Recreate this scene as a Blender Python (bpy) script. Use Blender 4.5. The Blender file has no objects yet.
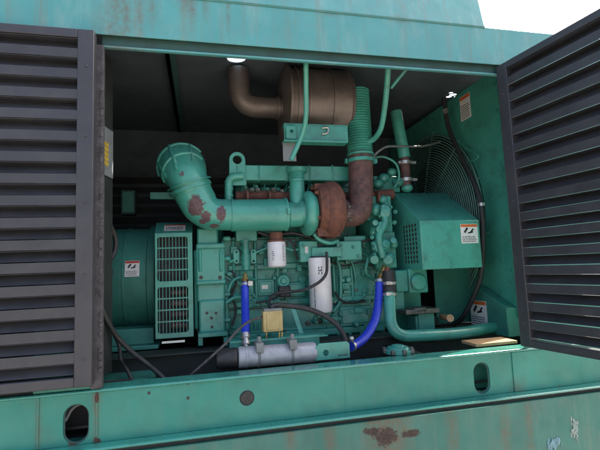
import bpy, bmesh, math, random
from mathutils import Vector, Matrix
random.seed(7)
R = math.radians
scene = bpy.context.scene
COL = scene.collection

# ------------------------------------------------------------------ camera
CAM = Vector((0.37119, -1.74974, 0.40935))
YAW, PITCH, ROLL, FPX = 0.22897, 0.09915, -0.04050, 430.0
_f = Vector((math.sin(YAW)*math.cos(PITCH), math.cos(YAW)*math.cos(PITCH), math.sin(PITCH)))
_r0 = Vector((math.cos(YAW), -math.sin(YAW), 0)); _u0 = _r0.cross(_f)
_r = math.cos(ROLL)*_r0 + math.sin(ROLL)*_u0
_u = -math.sin(ROLL)*_r0 + math.cos(ROLL)*_u0
cam = bpy.data.cameras.new("camera"); camo = bpy.data.objects.new("camera", cam); COL.objects.link(camo)
camo.matrix_world = Matrix(((_r.x, _u.x, -_f.x, CAM.x), (_r.y, _u.y, -_f.y, CAM.y), (_r.z, _u.z, -_f.z, CAM.z), (0, 0, 0, 1)))
cam.sensor_width = 36; cam.lens = FPX/600*36; cam.clip_start = .02; cam.clip_end = 400
scene.camera = camo

# ------------------------------------------------------------------ light
SUN_EL, SUN_AZ = R(47), R(71)
world = bpy.data.worlds.new("World"); scene.world = world; world.use_nodes = True
wn = world.node_tree; wn.nodes.clear()
sky = wn.nodes.new('ShaderNodeTexSky'); sky.sky_type = 'NISHITA'; sky.sun_disc = False
sky.sun_elevation = SUN_EL; sky.sun_rotation = SUN_AZ; sky.dust_density = 6.0; sky.air_density = 1.0
bg = wn.nodes.new('ShaderNodeBackground'); bg.inputs[1].default_value = .15
wo = wn.nodes.new('ShaderNodeOutputWorld')
wn.links.new(sky.outputs[0], bg.inputs[0]); wn.links.new(bg.outputs[0], wo.inputs[0])
sun = bpy.data.lights.new("sun", 'SUN'); sun.energy = 4; sun.angle = R(.5); sun.color = (1, .93, .82)
so = bpy.data.objects.new("sun", sun); COL.objects.link(so)
sd = Vector((math.sin(SUN_AZ)*math.cos(SUN_EL), math.cos(SUN_AZ)*math.cos(SUN_EL), math.sin(SUN_EL)))
so.rotation_euler = sd.to_track_quat('Z', 'Y').to_euler()
scene.view_settings.view_transform = 'Standard'; scene.view_settings.look = 'None'
scene.view_settings.exposure = 1.7; scene.view_settings.gamma = 1

# ------------------------------------------------------------------ helpers
def at(u, v, y):
    """world point seen at photo pixel (u,v) in the plane of depth y"""
    d = _r*((u-300)/FPX) + _u*((225-v)/FPX) + _f
    return CAM + d*((y-CAM.y)/d.y)
def atx(u, v, x):
    d = _r*((u-300)/FPX) + _u*((225-v)/FPX) + _f
    return CAM + d*((x-CAM.x)/d.x)
X, Y, Z = Vector((1, 0, 0)), Vector((0, 1, 0)), Vector((0, 0, 1))
V = Vector

def catmull(pts, n=8):
    pts = [V(p) for p in pts]
    if len(pts) < 3: return pts
    P = [pts[0]*2-pts[1]] + pts + [pts[-1]*2-pts[-2]]
    out = []
    for i in range(1, len(P)-2):
        a, b, c, d = P[i-1:i+3]
        for k in range(n):
            t = k/n
            out.append(.5*((2*b) + (c-a)*t + (2*a-5*b+4*c-d)*t*t + (3*b-a-3*c+d)*t**3))
    out.append(pts[-1]); return out

def fillet(pts, rad, n=8):
    """straight runs with rounded corners"""
    pts = [V(p) for p in pts]; out = [pts[0]]
    for a, b, c in zip(pts, pts[1:], pts[2:]):
        d1, d2 = (a-b), (c-b); l = min(rad, d1.length*.49, d2.length*.49)
        p, q = b+d1.normalized()*l, b+d2.normalized()*l
        for k in range(n+1):
            t = k/n; out.append(p*(1-t)**2 + b*2*t*(1-t) + q*t*t)
    out.append(pts[-1]); return out

WHOLE = {'print', 'louver_panel', 'vent_grille', 'fan_guard', 'back_louver', 'fan', 'print_band', 'paint_scrap', 'hose_clip', 'door_frame'}
class MB:
    def __init__(s): s.bm = bmesh.new()
    def _hull(s, vs, faces):
        bv = [s.bm.verts.new(v) for v in vs]
        for f in faces:
            try: s.bm.faces.new([bv[i] for i in f])
            except ValueError: pass
        return s
    def box(s, a, b):
        x0, x1 = sorted((a[0], b[0])); y0, y1 = sorted((a[1], b[1])); z0, z1 = sorted((a[2], b[2]))
        vs = [(x, y, z) for z in (z0, z1) for y in (y0, y1) for x in (x0, x1)]
        return s._hull(vs, [(0, 2, 3, 1), (4, 5, 7, 6), (0, 1, 5, 4), (2, 6, 7, 3), (0, 4, 6, 2), (1, 3, 7, 5)])
    def obox(s, o, u, v, w):
        o, u, v, w = V(o), V(u), V(v), V(w)
        vs = [o, o+u, o+v, o+u+v, o+w, o+u+w, o+v+w, o+u+v+w]
        return s._hull(vs, [(0, 2, 3, 1), (4, 5, 7, 6), (0, 1, 5, 4), (2, 6, 7, 3), (0, 4, 6, 2), (1, 3, 7, 5)])
    def px(s, u0, v0, u1, v1, y, t):
        """box standing at depth y whose front fills that photo rectangle"""
        a, b = at(u0, (v0+v1)/2, y), at(u1, (v0+v1)/2, y)
        c, d = at((u0+u1)/2, v0, y), at((u0+u1)/2, v1, y)
        return s.box((a.x, y, d.z), (b.x, y+t, c.z))
    def tube(s, path, r, seg=14, caps=True, closed=False):
        path = [V(p) for p in path]; n = len(path)
        rr = r if isinstance(r, (list, tuple)) else [r]*n
        t0 = ((path[1]-path[0])).normalized()
        nv = t0.orthogonal().normalized(); rings = []
        for i, p in enumerate(path):
            if closed: t = (path[(i+1) % n]-path[i-1]).normalized()
            else: t = (path[min(i+1, n-1)]-path[max(i-1, 0)]).normalized()
            q = t0.rotation_difference(t); nv = q @ nv; nv = (nv-t*nv.dot(t)).normalized(); t0 = t
            b = t.cross(nv)
            rings.append([s.bm.verts.new(p+(nv*math.cos(a)+b*math.sin(a))*rr[i]) for a in [2*math.pi*k/seg for k in range(seg)]])
        m = n if closed else n-1
        for i in range(m):
            A, B = rings[i], rings[(i+1) % n]
            for k in range(seg): s.bm.faces.new((A[k], A[(k+1) % seg], B[(k+1) % seg], B[k]))
        if caps and not closed:
            s.bm.faces.new(rings[0][::-1]); s.bm.faces.new(rings[-1])
        return s
    def lathe(s, o, d, prof, seg=28, caps=True):
        """prof: (distance along d, radius)"""
        o, d = V(o), V(d).normalized(); n = d.orthogonal().normalized(); b = d.cross(n); rings = []
        for t, r in prof:
            rings.append([s.bm.verts.new(o+d*t+(n*math.cos(a)+b*math.sin(a))*max(r, 1e-4)) for a in [2*math.pi*k/seg for k in range(seg)]])
        for A, B in zip(rings, rings[1:]):
            for k in range(seg): s.bm.faces.new((A[k], A[(k+1) % seg], B[(k+1) % seg], B[k]))
        if caps: s.bm.faces.new(rings[0][::-1]); s.bm.faces.new(rings[-1])
        return s
    def cyl(s, a, b, r, seg=20):
        a, b = V(a), V(b); return s.lathe(a, b-a, [(0, r), ((b-a).length, r)], seg)
    def plate(s, outer, holes, o, u, v, w):
        """flat plate with holes: 2-D loops in (u,v) at o, thickness vector w"""
        bm = s.bm; o, u, v, w = V(o), V(u), V(v), V(w); ed = []; loops = []
        for lp in [outer]+holes:
            vs = [bm.verts.new(o+u*p[0]+v*p[1]) for p in lp]; loops.append(vs)
            ed += [bm.edges.new((vs[i], vs[(i+1) % len(vs)])) for i in range(len(vs))]
        r = bmesh.ops.triangle_fill(bm, use_beauty=True, use_dissolve=False, edges=ed)
        fs = [g for g in r['geom'] if isinstance(g, bmesh.types.BMFace)]
        m = {}
        for vs in loops:
            for q in vs: m[q] = bm.verts.new(q.co+w)
        for f in fs: bm.faces.new([m[q] for q in reversed(f.verts)])
        for vs in loops:
            for i in range(len(vs)):
                a, b = vs[i], vs[(i+1) % len(vs)]; bm.faces.new((a, b, m[b], m[a]))
        return s
    def prism(s, poly, w):
        n = len(poly); w = V(w)
        a = [s.bm.verts.new(p) for p in poly]; b = [s.bm.verts.new(V(p)+w) for p in poly]
        s.bm.faces.new(a[::-1]); s.bm.faces.new(b)
        for i in range(n): s.bm.faces.new((a[i], a[(i+1) % n], b[(i+1) % n], b[i]))
        return s
    def blob(s, c, r, sc=(1, 1, 1), jit=.0, sub=2):
        g = bmesh.ops.create_icosphere(s.bm, subdivisions=sub, radius=r)
        for v in g['verts']:
            k = 1+random.uniform(-jit, jit); v.co = V((v.co.x*sc[0]*k, v.co.y*sc[1]*k, v.co.z*sc[2]*k))+V(c)
        return s
    def bolt(s, p, r=.008, h=.008, d=(0, -1, 0)):
        p, d = V(p), V(d); s.lathe(p-d*.002, d, [(0, r*1.5), (.004, r*1.5)], 14)
        return s.lathe(p, d, [(0, r), (h, r), (h+.0015, r*.75)], 6)
    def islands(s):
        bm = s.bm; seen = set(); out = []
        for v in bm.verts:
            if v in seen: continue
            st = [v]; seen.add(v); isl = []
            while st:
                q = st.pop(); isl.append(q)
                for e in q.link_edges:
                    w = e.other_vert(q)
                    if w not in seen: seen.add(w); st.append(w)
            c = [q.co for q in isl]
            out.append([isl, [min(p[i] for p in c)-.0012 for i in range(3)], [max(p[i] for p in c)+.0012 for i in range(3)]])
        merged = True
        while merged:
            merged = False
            for i in range(len(out)):
                for j in range(len(out)-1, i, -1):
                    A, B = out[i], out[j]
                    if all(A[1][k] <= B[2][k] and B[1][k] <= A[2][k] for k in range(3)):
                        A[0] += B[0]; A[1] = [min(a, b) for a, b in zip(A[1], B[1])]; A[2] = [max(a, b) for a, b in zip(A[2], B[2])]
                        del out[j]; merged = True
        return [o[0] for o in out]
    def build(s, name, mat, parent=None, bev=0.0, ang=38, whole=False):
        """one object for each separate piece (same name); whole=True keeps a pattern in one mesh"""
        if not whole and name not in WHOLE:
            isl = s.islands()
            if len(isl) > 1:
                res = []
                for vs in isl:
                    m = MB(); mp = {v: m.bm.verts.new(v.co) for v in vs}
                    fs = {f for v in vs for f in v.link_faces}
                    for f in fs: m.bm.faces.new([mp[v] for v in f.verts])
                    res.append(m.build(name, mat, parent, bev, ang, True))
                s.bm.free(); return res[0]
        bm = s.bm; bmesh.ops.recalc_face_normals(bm, faces=bm.faces)
        off = V((0, 0, 0)); p = parent
        while p is not None: off += p.location; p = p.parent
        if off.length: bmesh.ops.translate(bm, verts=bm.verts, vec=-off)
        me = bpy.data.meshes.new(name); bm.to_mesh(me); bm.free()
        me.materials.append(mat); me.shade_smooth(); me.set_sharp_from_angle(angle=R(ang))
        o = bpy.data.objects.new(name, me); COL.objects.link(o)
        if parent: o.parent = parent
        if bev:
            m = o.modifiers.new("bevel", 'BEVEL'); m.width = bev; m.segments = 2; m.limit_method = 'ANGLE'; m.angle_limit = R(40)
        return o

def thing(name, label, cat, loc=(0, 0, 0), group=None):
    o = bpy.data.objects.new(name, None); o.empty_display_size = .05; COL.objects.link(o)
    o.location = loc; o['label'] = label; o['category'] = cat
    if group: o['group'] = group
    return o
def tag(o, label, cat, group=None):
    o['label'] = label; o['category'] = cat
    if group: o['group'] = group
    return o
def lab(o, label): o['label'] = label; return o
def circ(cx, cz, r, n=20, sx=1, sz=1, a0=0): return [(cx+r*sx*math.cos(a0+2*math.pi*k/n), cz+r*sz*math.sin(a0+2*math.pi*k/n)) for k in range(n)]
def slot(cx, cz, r, h, n=12):
    """upright obround"""
    return [(cx+r*math.cos(math.pi*k/n), cz+h+r*math.sin(math.pi*k/n)) for k in range(n+1)] + \
           [(cx+r*math.cos(math.pi+math.pi*k/n), cz-h+r*math.sin(math.pi+math.pi*k/n)) for k in range(n+1)]
def rect(x0, z0, x1, z1): return [(x0, z0), (x1, z0), (x1, z1), (x0, z1)]
def rrect(x0, z0, x1, z1, r, n=4):
    out = []
    for cx, cz, a in ((x1-r, z1-r, 0), (x0+r, z1-r, 90), (x0+r, z0+r, 180), (x1-r, z0+r, 270)):
        out += [(cx+r*math.cos(R(a+90*k/n)), cz+r*math.sin(R(a+90*k/n))) for k in range(n+1)]
    return out

# ------------------------------------------------------------------ materials
class NT:
    def __init__(s, name):
        s.m = bpy.data.materials.new(name); s.m.use_nodes = True; s.t = s.m.node_tree
        s.b = s.t.nodes['Principled BSDF']
        g = s.t.nodes.new('ShaderNodeNewGeometry'); s.pos = g.outputs['Position']; s.geo = g
    def lk(s, a, b): s.t.links.new(a, b)
    def noise(s, scale, detail=4, rough=.55, vec=None, stretch=None, dist=0):
        v = vec or s.pos
        if stretch:
            mp = s.t.nodes.new('ShaderNodeMapping'); mp.inputs['Scale'].default_value = stretch; s.lk(v, mp.inputs[0]); v = mp.outputs[0]
        n = s.t.nodes.new('ShaderNodeTexNoise'); n.inputs['Scale'].default_value = scale
        n.inputs['Detail'].default_value = detail; n.inputs['Roughness'].default_value = rough; n.inputs['Distortion'].default_value = dist
        s.lk(v, n.inputs['Vector']); return n.outputs['Fac']
    def ramp(s, fac, a, b, va=0., vb=1.):
        r = s.t.nodes.new('ShaderNodeMapRange'); r.inputs[1].default_value = a; r.inputs[2].default_value = b
        r.inputs[3].default_value = va; r.inputs[4].default_value = vb; s.lk(fac, r.inputs[0]); return r.outputs[0]
    def math(s, op, a, b=None):
        n = s.t.nodes.new('ShaderNodeMath'); n.operation = op
        for i, q in enumerate((a, b)):
            if q is None: continue
            if isinstance(q, (int, float)): n.inputs[i].default_value = q
            else: s.lk(q, n.inputs[i])
        return n.outputs[0]
    def mix(s, fac, a, b):
        n = s.t.nodes.new('ShaderNodeMix'); n.data_type = 'RGBA'
        if isinstance(fac, (int, float)): n.inputs[0].default_value = fac
        else: s.lk(fac, n.inputs[0])
        for i, q in ((6, a), (7, b)):
            if isinstance(q, (tuple, list)): n.inputs[i].default_value = (*q[:3], 1)
            else: s.lk(q, n.inputs[i])
        return n.outputs[2]
    def near(s, c, rad, soft=.4, scale=(1, 1, 1)):
        """1 inside a sphere of radius rad round world point c, with a soft rim"""
        d = s.t.nodes.new('ShaderNodeVectorMath'); d.operation = 'SUBTRACT'; s.lk(s.pos, d.inputs[0]); d.inputs[1].default_value = c
        q = s.t.nodes.new('ShaderNodeVectorMath'); q.operation = 'MULTIPLY'; s.lk(d.outputs[0], q.inputs[0]); q.inputs[1].default_value = scale
        l = s.t.nodes.new('ShaderNodeVectorMath'); l.operation = 'LENGTH'; s.lk(q.outputs[0], l.inputs[0])
        return s.ramp(l.outputs['Value'], rad*(1+soft), rad*(1-soft))
    def done(s, col, rough=.5, metal=0., bump=None, bstr=.15, bdist=.002, spec=None, coat=0):
        for sock, q in ((s.b.inputs['Base Color'], col), (s.b.inputs['Roughness'], rough), (s.b.inputs['Metallic'], metal)):
            if isinstance(q, (tuple, list)): sock.default_value = (*q[:3], 1)
            elif isinstance(q, (int, float)): sock.default_value = q
            else: s.lk(q, sock)
        if spec is not None: s.b.inputs['Specular IOR Level'].default_value = spec
        if coat: s.b.inputs['Coat Weight'].default_value = coat; s.b.inputs['Coat Roughness'].default_value = .25
        if bump is not None:
            bn = s.t.nodes.new('ShaderNodeBump'); bn.inputs['Strength'].default_value = bstr; bn.inputs['Distance'].default_value = bdist
            s.lk(bump, bn.inputs['Height']); s.lk(bn.outputs[0], s.b.inputs['Normal'])
        return s.m

def paint(name, base, alt, grime=(.03, .03, .028), gamt=.55, rough=.42, chips=0, chipcol=(.10, .055, .05), streak=0, spots=(), chalk=None, stains=(), coat=0, soft=.03):
    n = NT(name)
    c = n.mix(n.ramp(n.noise(5, 5), .3, .7), base, alt)
    fine = n.noise(60, 6, .7)
    if chalk: c = n.mix(n.math('MULTIPLY', n.ramp(n.noise(9, 6, .65, stretch=(1, 1, .35)), .5, .75), .55), c, chalk)
    g = n.ramp(n.noise(11, 8, .68), .5, .78, 0, gamt)
    c = n.mix(g, c, grime)
    if streak:
        st = n.ramp(n.noise(26, 5, .6, stretch=(1, 1, .045)), .52, .74, 0, streak); c = n.mix(st, c, (.16, .19, .15))
    c = n.mix(n.ramp(fine, .62, .72, 0, .35), c, grime)
    rg = n.ramp(n.noise(14, 5), .3, .7, rough-.1, rough+.2)
    for (p, r, sc) in stains:
        c = n.mix(n.math('MULTIPLY', n.near(p, r, .9, sc), n.ramp(n.noise(45, 6, .7), .35, .7, .1, .75)), c, (.15, .075, .04))
    chip = None
    if chips:
        chip = n.ramp(n.noise(32, 6, .72), chips, chips+.015)
    for (p, r, sc) in spots:
        q = n.near(p, r, .75, sc); w = n.ramp(n.math('ADD', q, n.math('MULTIPLY', n.noise(48, 9, .82), 1.5)), 1.33, 1.33+soft)
        chip = w if chip is None else n.math('MAXIMUM', chip, w)
    if chip is not None:
        c = n.mix(chip, c, n.mix(n.ramp(n.noise(120, 3), .35, .65), chipcol, tuple(k*.5 for k in chipcol)))
        rg = n.math('MAXIMUM', rg, n.math('MULTIPLY', chip, .8))
    h = n.math('SUBTRACT', n.noise(38, 5, .6), chip if chip is not None else 0.)
    return n.done(c, rg, 0, h, .22, .0022, None, coat)
def plain(name, a, b, scale=30, rough=.5, metal=0, bstr=.1, det=5, stretch=None):
    n = NT(name); f = n.noise(scale, det, .65, stretch=stretch)
    return n.done(n.mix(n.ramp(f, .32, .68), a, b), n.ramp(n.noise(scale*.6, 4), .3, .7, max(.05, rough-.12), rough+.12), metal, f, bstr, .0015)

TEAL = (.062, .335, .262); TEAL2 = (.05, .275, .215)
M = {}
M['engine'] = paint('engine paint', TEAL, TEAL2, gamt=.6, rough=.34, chips=.695, coat=.35)
M['casting'] = paint('casting paint', (.05, .315, .245), (.032, .205, .165), gamt=.65, rough=.36, chips=.72, coat=.3)
M['inner'] = paint('inner sheet paint', (.045, .23, .18), (.035, .18, .145), gamt=.45, rough=.5)
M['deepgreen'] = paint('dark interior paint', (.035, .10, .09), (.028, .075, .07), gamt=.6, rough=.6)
M['ceiling'] = paint('sooty ceiling paint', (.095, .118, .138), (.07, .088, .105), gamt=.4, rough=.7)
M['header'] = paint('weathered header paint', (.085, .315, .315), (.07, .27, .275), gamt=.3, grime=(.2, .22, .2), rough=.45, streak=.55, chips=.74, chipcol=(.2, .09, .06), chalk=(.28, .42, .40),
    stains=[(tuple(at(u_, v_, 0)), r_, (sx_, 1, sz_)) for u_, v_, r_, sx_, sz_ in ((118, 4, .03, 1, .8), (126, 20, .03, 2.2, .35), (112, 30, .05, 1, .5), (140, 15, .04, 2.5, .3), (152, 5, .03, 2, .4), (186, 3, .03, 1.2, .7), (193, 9, .03, 2.4, .4), (205, 6, .02, 2, .4), (228, 10, .02, 2.4, .3), (330, 13, .015, .5, 1.2), (400, 19, .02, .5, 1.2), (120, 46, .03, .5, 2.))])
def px3(u, v, y): return tuple(at(u, v, y))
M['rail'] = paint('base rail paint', (.030, .245, .19), (.024, .20, .155), gamt=.38, grime=(.035, .09, .075), rough=.42, streak=.12, chips=.74, chipcol=(.10, .05, .035), soft=.08,
    stains=[(px3(97, 396, 0), .02, (1.4, 1, .5)), (px3(96, 420, 0), .012, (1.3, 1, .12)), (px3(38, 425, 0), .012, (1.4, 1, .14)), (px3(518, 390, 0), .02, (.6, 1, .5))], spots=[(px3(97, 398, 0), .016, (2.2, 1, .6)), (px3(96, 446, -.02), .03, (1, 1, 1)), (px3(72, 446, -.02), .03, (1, 1, 1)), (px3(453, 404, -.02), .02, (1, 1, 1.2)), (px3(563, 388, -.02), .022, (1, 1, 1))])
M['flange'] = paint('glossy flange paint', (.035, .26, .21), (.03, .22, .175), gamt=.25, rough=.22, chips=.70, chipcol=(.10, .05, .035), coat=.9)
M['tank'] = paint('worn tank paint', (.045, .19, .15), (.04, .15, .12), gamt=.5, grime=(.10, .12, .10), rough=.55, streak=.3, soft=.14, chips=.70, chipcol=(.075, .05, .04), chalk=(.09, .22, .19), stains=[(px3(u_, 430, -.036), .05, (sx_, 1, .45)) for u_, sx_ in ((372, 1.6), (384, 1.1), (392, 1.3), (404, 1.8), (330, 2.4), (290, 2.6), (452, 2.2), (505, 2.4), (530, 3))],
    spots=[(px3(386, 436, -.03), .045, (.7, 1, 1)), (px3(372, 431, -.03), .03, (.6, 1, 1.4)), (px3(410, 433, -.03), .03, (.5, 1, 1.6))])
M['elbow'] = paint('peeling elbow paint', TEAL, TEAL2, gamt=.35, rough=.32, coat=.35, chipcol=(.13, .075, .085),
    spots=[(px3(196, 206, .36), .046, (1, .7, .8)), (px3(221, 214, .36), .034, (1.3, .7, .7)), (px3(183, 176, .37), .024, (1, .7, .8)), (px3(206, 217, .36), .03, (1, .7, 1)), (px3(202, 222, .37), .022, (.8, .7, 1.3)), (px3(214, 227, .38), .024, (.7, .7, 1.4))])
M['black'] = paint('dusty black louvre paint', (.046, .047, .055), (.033, .034, .040), gamt=.4, grime=(.082, .078, .078), rough=.42, streak=.0, chips=.755, chipcol=(.14, .12, .11))
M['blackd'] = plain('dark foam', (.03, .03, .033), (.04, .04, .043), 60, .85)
M['bay_dark'] = plain('shade-darkened steel', (.016, .02, .019), (.028, .033, .03), 14, .5, 0, .3)  # near-black base stands in for the shade under and behind the engine
M['gasket'] = plain('weathered door edge', (.09, .085, .09), (.03, .028, .03), 45, .7, 0, .5)
M['rubber'] = plain('black rubber', (.016, .016, .018), (.03, .03, .032), 70, .55, 0, .15)
M['rust'] = plain('rusty cast iron', (.195, .075, .047), (.075, .036, .029), 34, .82, 0, 1.0, 9)
M['rustdark'] = plain('scaled brown steel', (.16, .08, .07), (.045, .03, .032), 30, .7, .1, .8, 9)
M['heat'] = plain('heat browned steel', (.20, .168, .15), (.105, .086, .078), 9, .47, .5, .35, 8, (.6, 1, 1))
M['steel'] = plain('zinc steel', (.55, .55, .54), (.38, .38, .37), 30, .38, .8, .1)
M['silver'] = plain('brushed grey can', (.43, .44, .47), (.30, .31, .335), 26, .48, .25, .2, 6)
M['oily'] = plain('oily steel', (.16, .17, .15), (.05, .055, .05), 28, .4, .4, .3)
M['blue'] = plain('blue silicone hose', (.025, .055, .56), (.018, .04, .44), 55, .36, 0, .1)
M['white'] = plain('white filter enamel', (.72, .71, .72), (.62, .61, .62), 12, .35, 0, .04)
M['sticker'] = plain('white vinyl', (.74, .74, .72), (.62, .62, .60), 30, .45, 0, .02)
M['orange'] = plain('orange print', (.65, .16, .04), (.55, .12, .03), 40, .45)
M['redp'] = plain('red print', (.5, .05, .04), (.4, .04, .03), 40, .45)
M['ink'] = plain('black print', (.02, .02, .02), (.035, .035, .035), 60, .5)
M['yellow'] = plain('yellow print', (.62, .42, .03), (.5, .33, .02), 30, .5)
M['greyplate'] = plain('grey placard', (.20, .22, .22), (.14, .155, .155), 18, .55)
M['tan'] = plain('yellowed plastic', (.42, .34, .15), (.34, .26, .10), 25, .45)
M['brass'] = plain('brass', (.55, .40, .16), (.40, .28, .10), 40, .35, .8)
M['copper'] = plain('orange fitting', (.55, .16, .09), (.40, .10, .06), 40, .45, .3)
M['wire'] = paint('lightened wire paint', (.13, .30, .26), (.10, .23, .20), gamt=.3, rough=.35)  # light caught by the wires is put into this paler colour
M['core'] = plain('radiator core', (.02, .022, .022), (.035, .035, .035), 60, .7)
M['wood'] = plain('raw plank', (.52, .33, .18), (.38, .22, .11), 16, .7, 0, .3, 6, (1, 6, 1))
M['ground'] = plain('pale bounce ground', (.33, .30, .26), (.24, .22, .19), 14, .9, 0, .4, 8)
M['patchb'] = plain('pale blue paint scrap', (.20, .34, .40), (.10, .23, .23), 60, .6)
M['patchw'] = plain('white scraped filler', (.34, .38, .35), (.16, .25, .22), 60, .7)

def sticker(parent, o, u, v, n, top='orange', marks=True, label=None, icon=True):
    """a decal: o lower-left corner, u / v edge vectors, n outward normal; its print is a sub-part"""
    o, u, v, n = V(o), V(u), V(v), V(n).normalized()
    s = MB().obox(o, u, v, n*.0012).build('sticker', M['sticker'], parent)
    if label: s['label'] = label
    e = n*.0006
    MB().obox(o+v*.84+u*.02+n*.0013, u*.96, v*.14, e).build('print_band', M[top], s)
    q = MB()
    if icon:
        c = o+u*.48+v*.62+n*.0013
        q.obox(c-u*.22-v*.10, u*.16+v*.20, u*-.09+v*.07, e); q.obox(c-u*.04-v*.13, u*.30+v*.06, u*-.04+v*.07, e); q.obox(c+u*.06-v*.04, u*.16+v*.18, u*.09-v*.03, e)
        q.obox(c-u*.17+v*.11, u*.12, v*.07, e)
    for k in range(4 if icon else 7):
        yv = .07+.085*k
        x = .08
        while x < .84:
            w = random.uniform(.05, .15); w = min(w, .92-x); q.obox(o+u*x+v*yv+n*.0013, u*w, v*.035, e); x += w+.035
    q.build('print', M['ink'], s)
    return s

# ------------------------------------------------------------------ setting
g = MB().box((-60, -60, -1.26), (60, 80, -1.2)).build('ground', M['ground']); g['kind'] = 'structure'  # unseen ground, added to bounce light up into the bay

H, W, DEEP = 1.35, 1.79, 1.75
XL, XR = -1.15, 2.75            # enclosure ends
# ------------------------------------------------------------------ enclosure
enc = thing('generator_enclosure', 'weathered turquoise steel generator housing with black louvred doors standing open', 'enclosure', (.8, .9, -.0))
sm = at(300, 9, 0).z
HB = at(236, 44.5, 0).z; LT = at(236, 54.5, .008).z; LB = at(236, 57.6, .018).z
h1 = MB()
h1.box((XL, 0, HB), (XR, .006, sm))
h1.build('header_panel', M['header'], enc, .002)
# raised roof edge: sloping sheet that stops at the right of the opening
xr = at(484, 20, 0).x
rz = MB().prism([(XL, 0.001, sm+.002), (XL, .055, sm+.30), (XL, .065, sm+.30), (XL, .24, sm+.002)], (xr-XL, 0, 0))
rz.build('roof_edge', M['header'], enc, .002)
sr = MB()
sr.obox((XL, -.0025, sm-.006), (xr-XL, 0, 0), (0, .002, 0), (0, 0, .010))
sr.build('roof_seam', M['tank'], enc)
# recessed strip, its shade put into dark paint, and lip below the header
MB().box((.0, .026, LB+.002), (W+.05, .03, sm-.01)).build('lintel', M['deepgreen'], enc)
MB().box((.0, .008, LB), (W+.05, .0258, LT)).build('lintel_lip', M['header'], enc, .002)
# roof sheet with vent holes
h0 = at(236.5, 58.6, .47)
ROOFZ = h0.z
hr = at(455, 96, .9)
def roofpt(u, v):
    d = _r*((u-300)/FPX) + _u*((225-v)/FPX) + _f; return CAM + d*((ROOFZ-CAM.z)/d.z)
hr = roofpt(455, 96)
holes = [circ(h0.x, .47, .050, 24, 1, 1.0)]
for du, dv, r_ in ((-6, 1, .012), (-2, -1, .015), (3, 1, .017), (7, -2, .012), (1, 3, .010), (-4, -3, .009)):
    q = roofpt(455+du, 96+dv); holes.append(circ(q.x, q.y, r_*1.5, 9, 1.2, 1, random.random()))
MB().plate(rect(XL, .012, XR, DEEP+.025), holes, (0, 0, ROOFZ), X, Y, (0, 0, .004)).build('roof', M['ceiling'], enc)
rr = MB()
a0, a1 = at(168, 55, .31), at(187, 110, .98)
rr.box((a0.x-.02, .07, ROOFZ-.035), (a0.x+.0, DEEP-.1, ROOFZ-.001))
rr.box((a0.x-.02, .07, ROOFZ-.035), (a0.x+.03, DEEP-.1, ROOFZ-.031))
rr.build('roof_rib', M['deepgreen'], enc)
# back wall : header, posts and closed louvred panels, with a slit at the sill
bk = MB()
bk.box((XL, DEEP, 1.33), (XR, DEEP+.02, ROOFZ+.0035)); bk.box((XL, DEEP, -.16), (.02, DEEP+.02, 1.33)); bk.box((.42, DEEP, -.16), (XR, DEEP+.02, 1.2))
bk.box((.02, DEEP+.001, -.107), (.42, DEEP+.021, 1.33))
bk.box((XL, DEEP-.006, 1.185), (XR, DEEP+.004, 1.338)); bk.box((.0, DEEP, -.16), (.44, DEEP+.015, -.124)); bk.box((.0, DEEP+.002, -.13), (.07, DEEP+.014, -.1)); bk.box((.24, DEEP+.002, -.13), (.44, DEEP+.014, -.1))
bk.build('back_wall', M['ceiling'], enc, .002)
bl = MB()
for k in range(15):
    z = .02+k*.078; bl.prism([(-.4, DEEP-.012, z), (-.4, DEEP-.004, z+.05), (-.4, DEEP-.001, z+.05), (-.4, DEEP-.001, z)], (2.4, 0, 0))
bl.build('back_louver', M['bay_dark'], enc)
# end walls, front flank panels
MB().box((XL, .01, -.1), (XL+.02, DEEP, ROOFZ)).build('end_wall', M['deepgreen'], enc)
MB().box((XR-.02, .62, -.1), (XR, DEEP, ROOFZ)).build('end_wall', M['deepgreen'], enc)  # unseen wall, left short so sunlight reaches the skid inside
lo = at(33, 380, 0).x
fl = MB(); fl.box((lo, 0, 0.0015), (-.0265, .006, HB-.001)); fl.box((XL, .02, .002), (lo-.002, .024, H))
fl.build('side_panel', M['inner'], enc, .002)
MB().box((XL, .013, .0018), (lo-.003, .018, H-.001)).build('insulation', M['blackd'], enc)
MB().box((W+.028, 0, .0015), (XR, .006, HB-.001)).build('side_panel', M['inner'], enc, .002)
jb = MB()
jb.box((-.026, -.012, .002), (.012, .02, LB-.001)); 
for k in range(46):
    z = random.uniform(.03, 1.28); jb.box((.002-.00005*k, -.0135-.00007*k, z), (.0124+.00003*k, -.010, z+random.uniform(.006, .03)))
lab(jb.build('door_jamb', M['gasket'], enc, .002), 'scuffed grey jamb strip beside the left louvred door')

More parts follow.
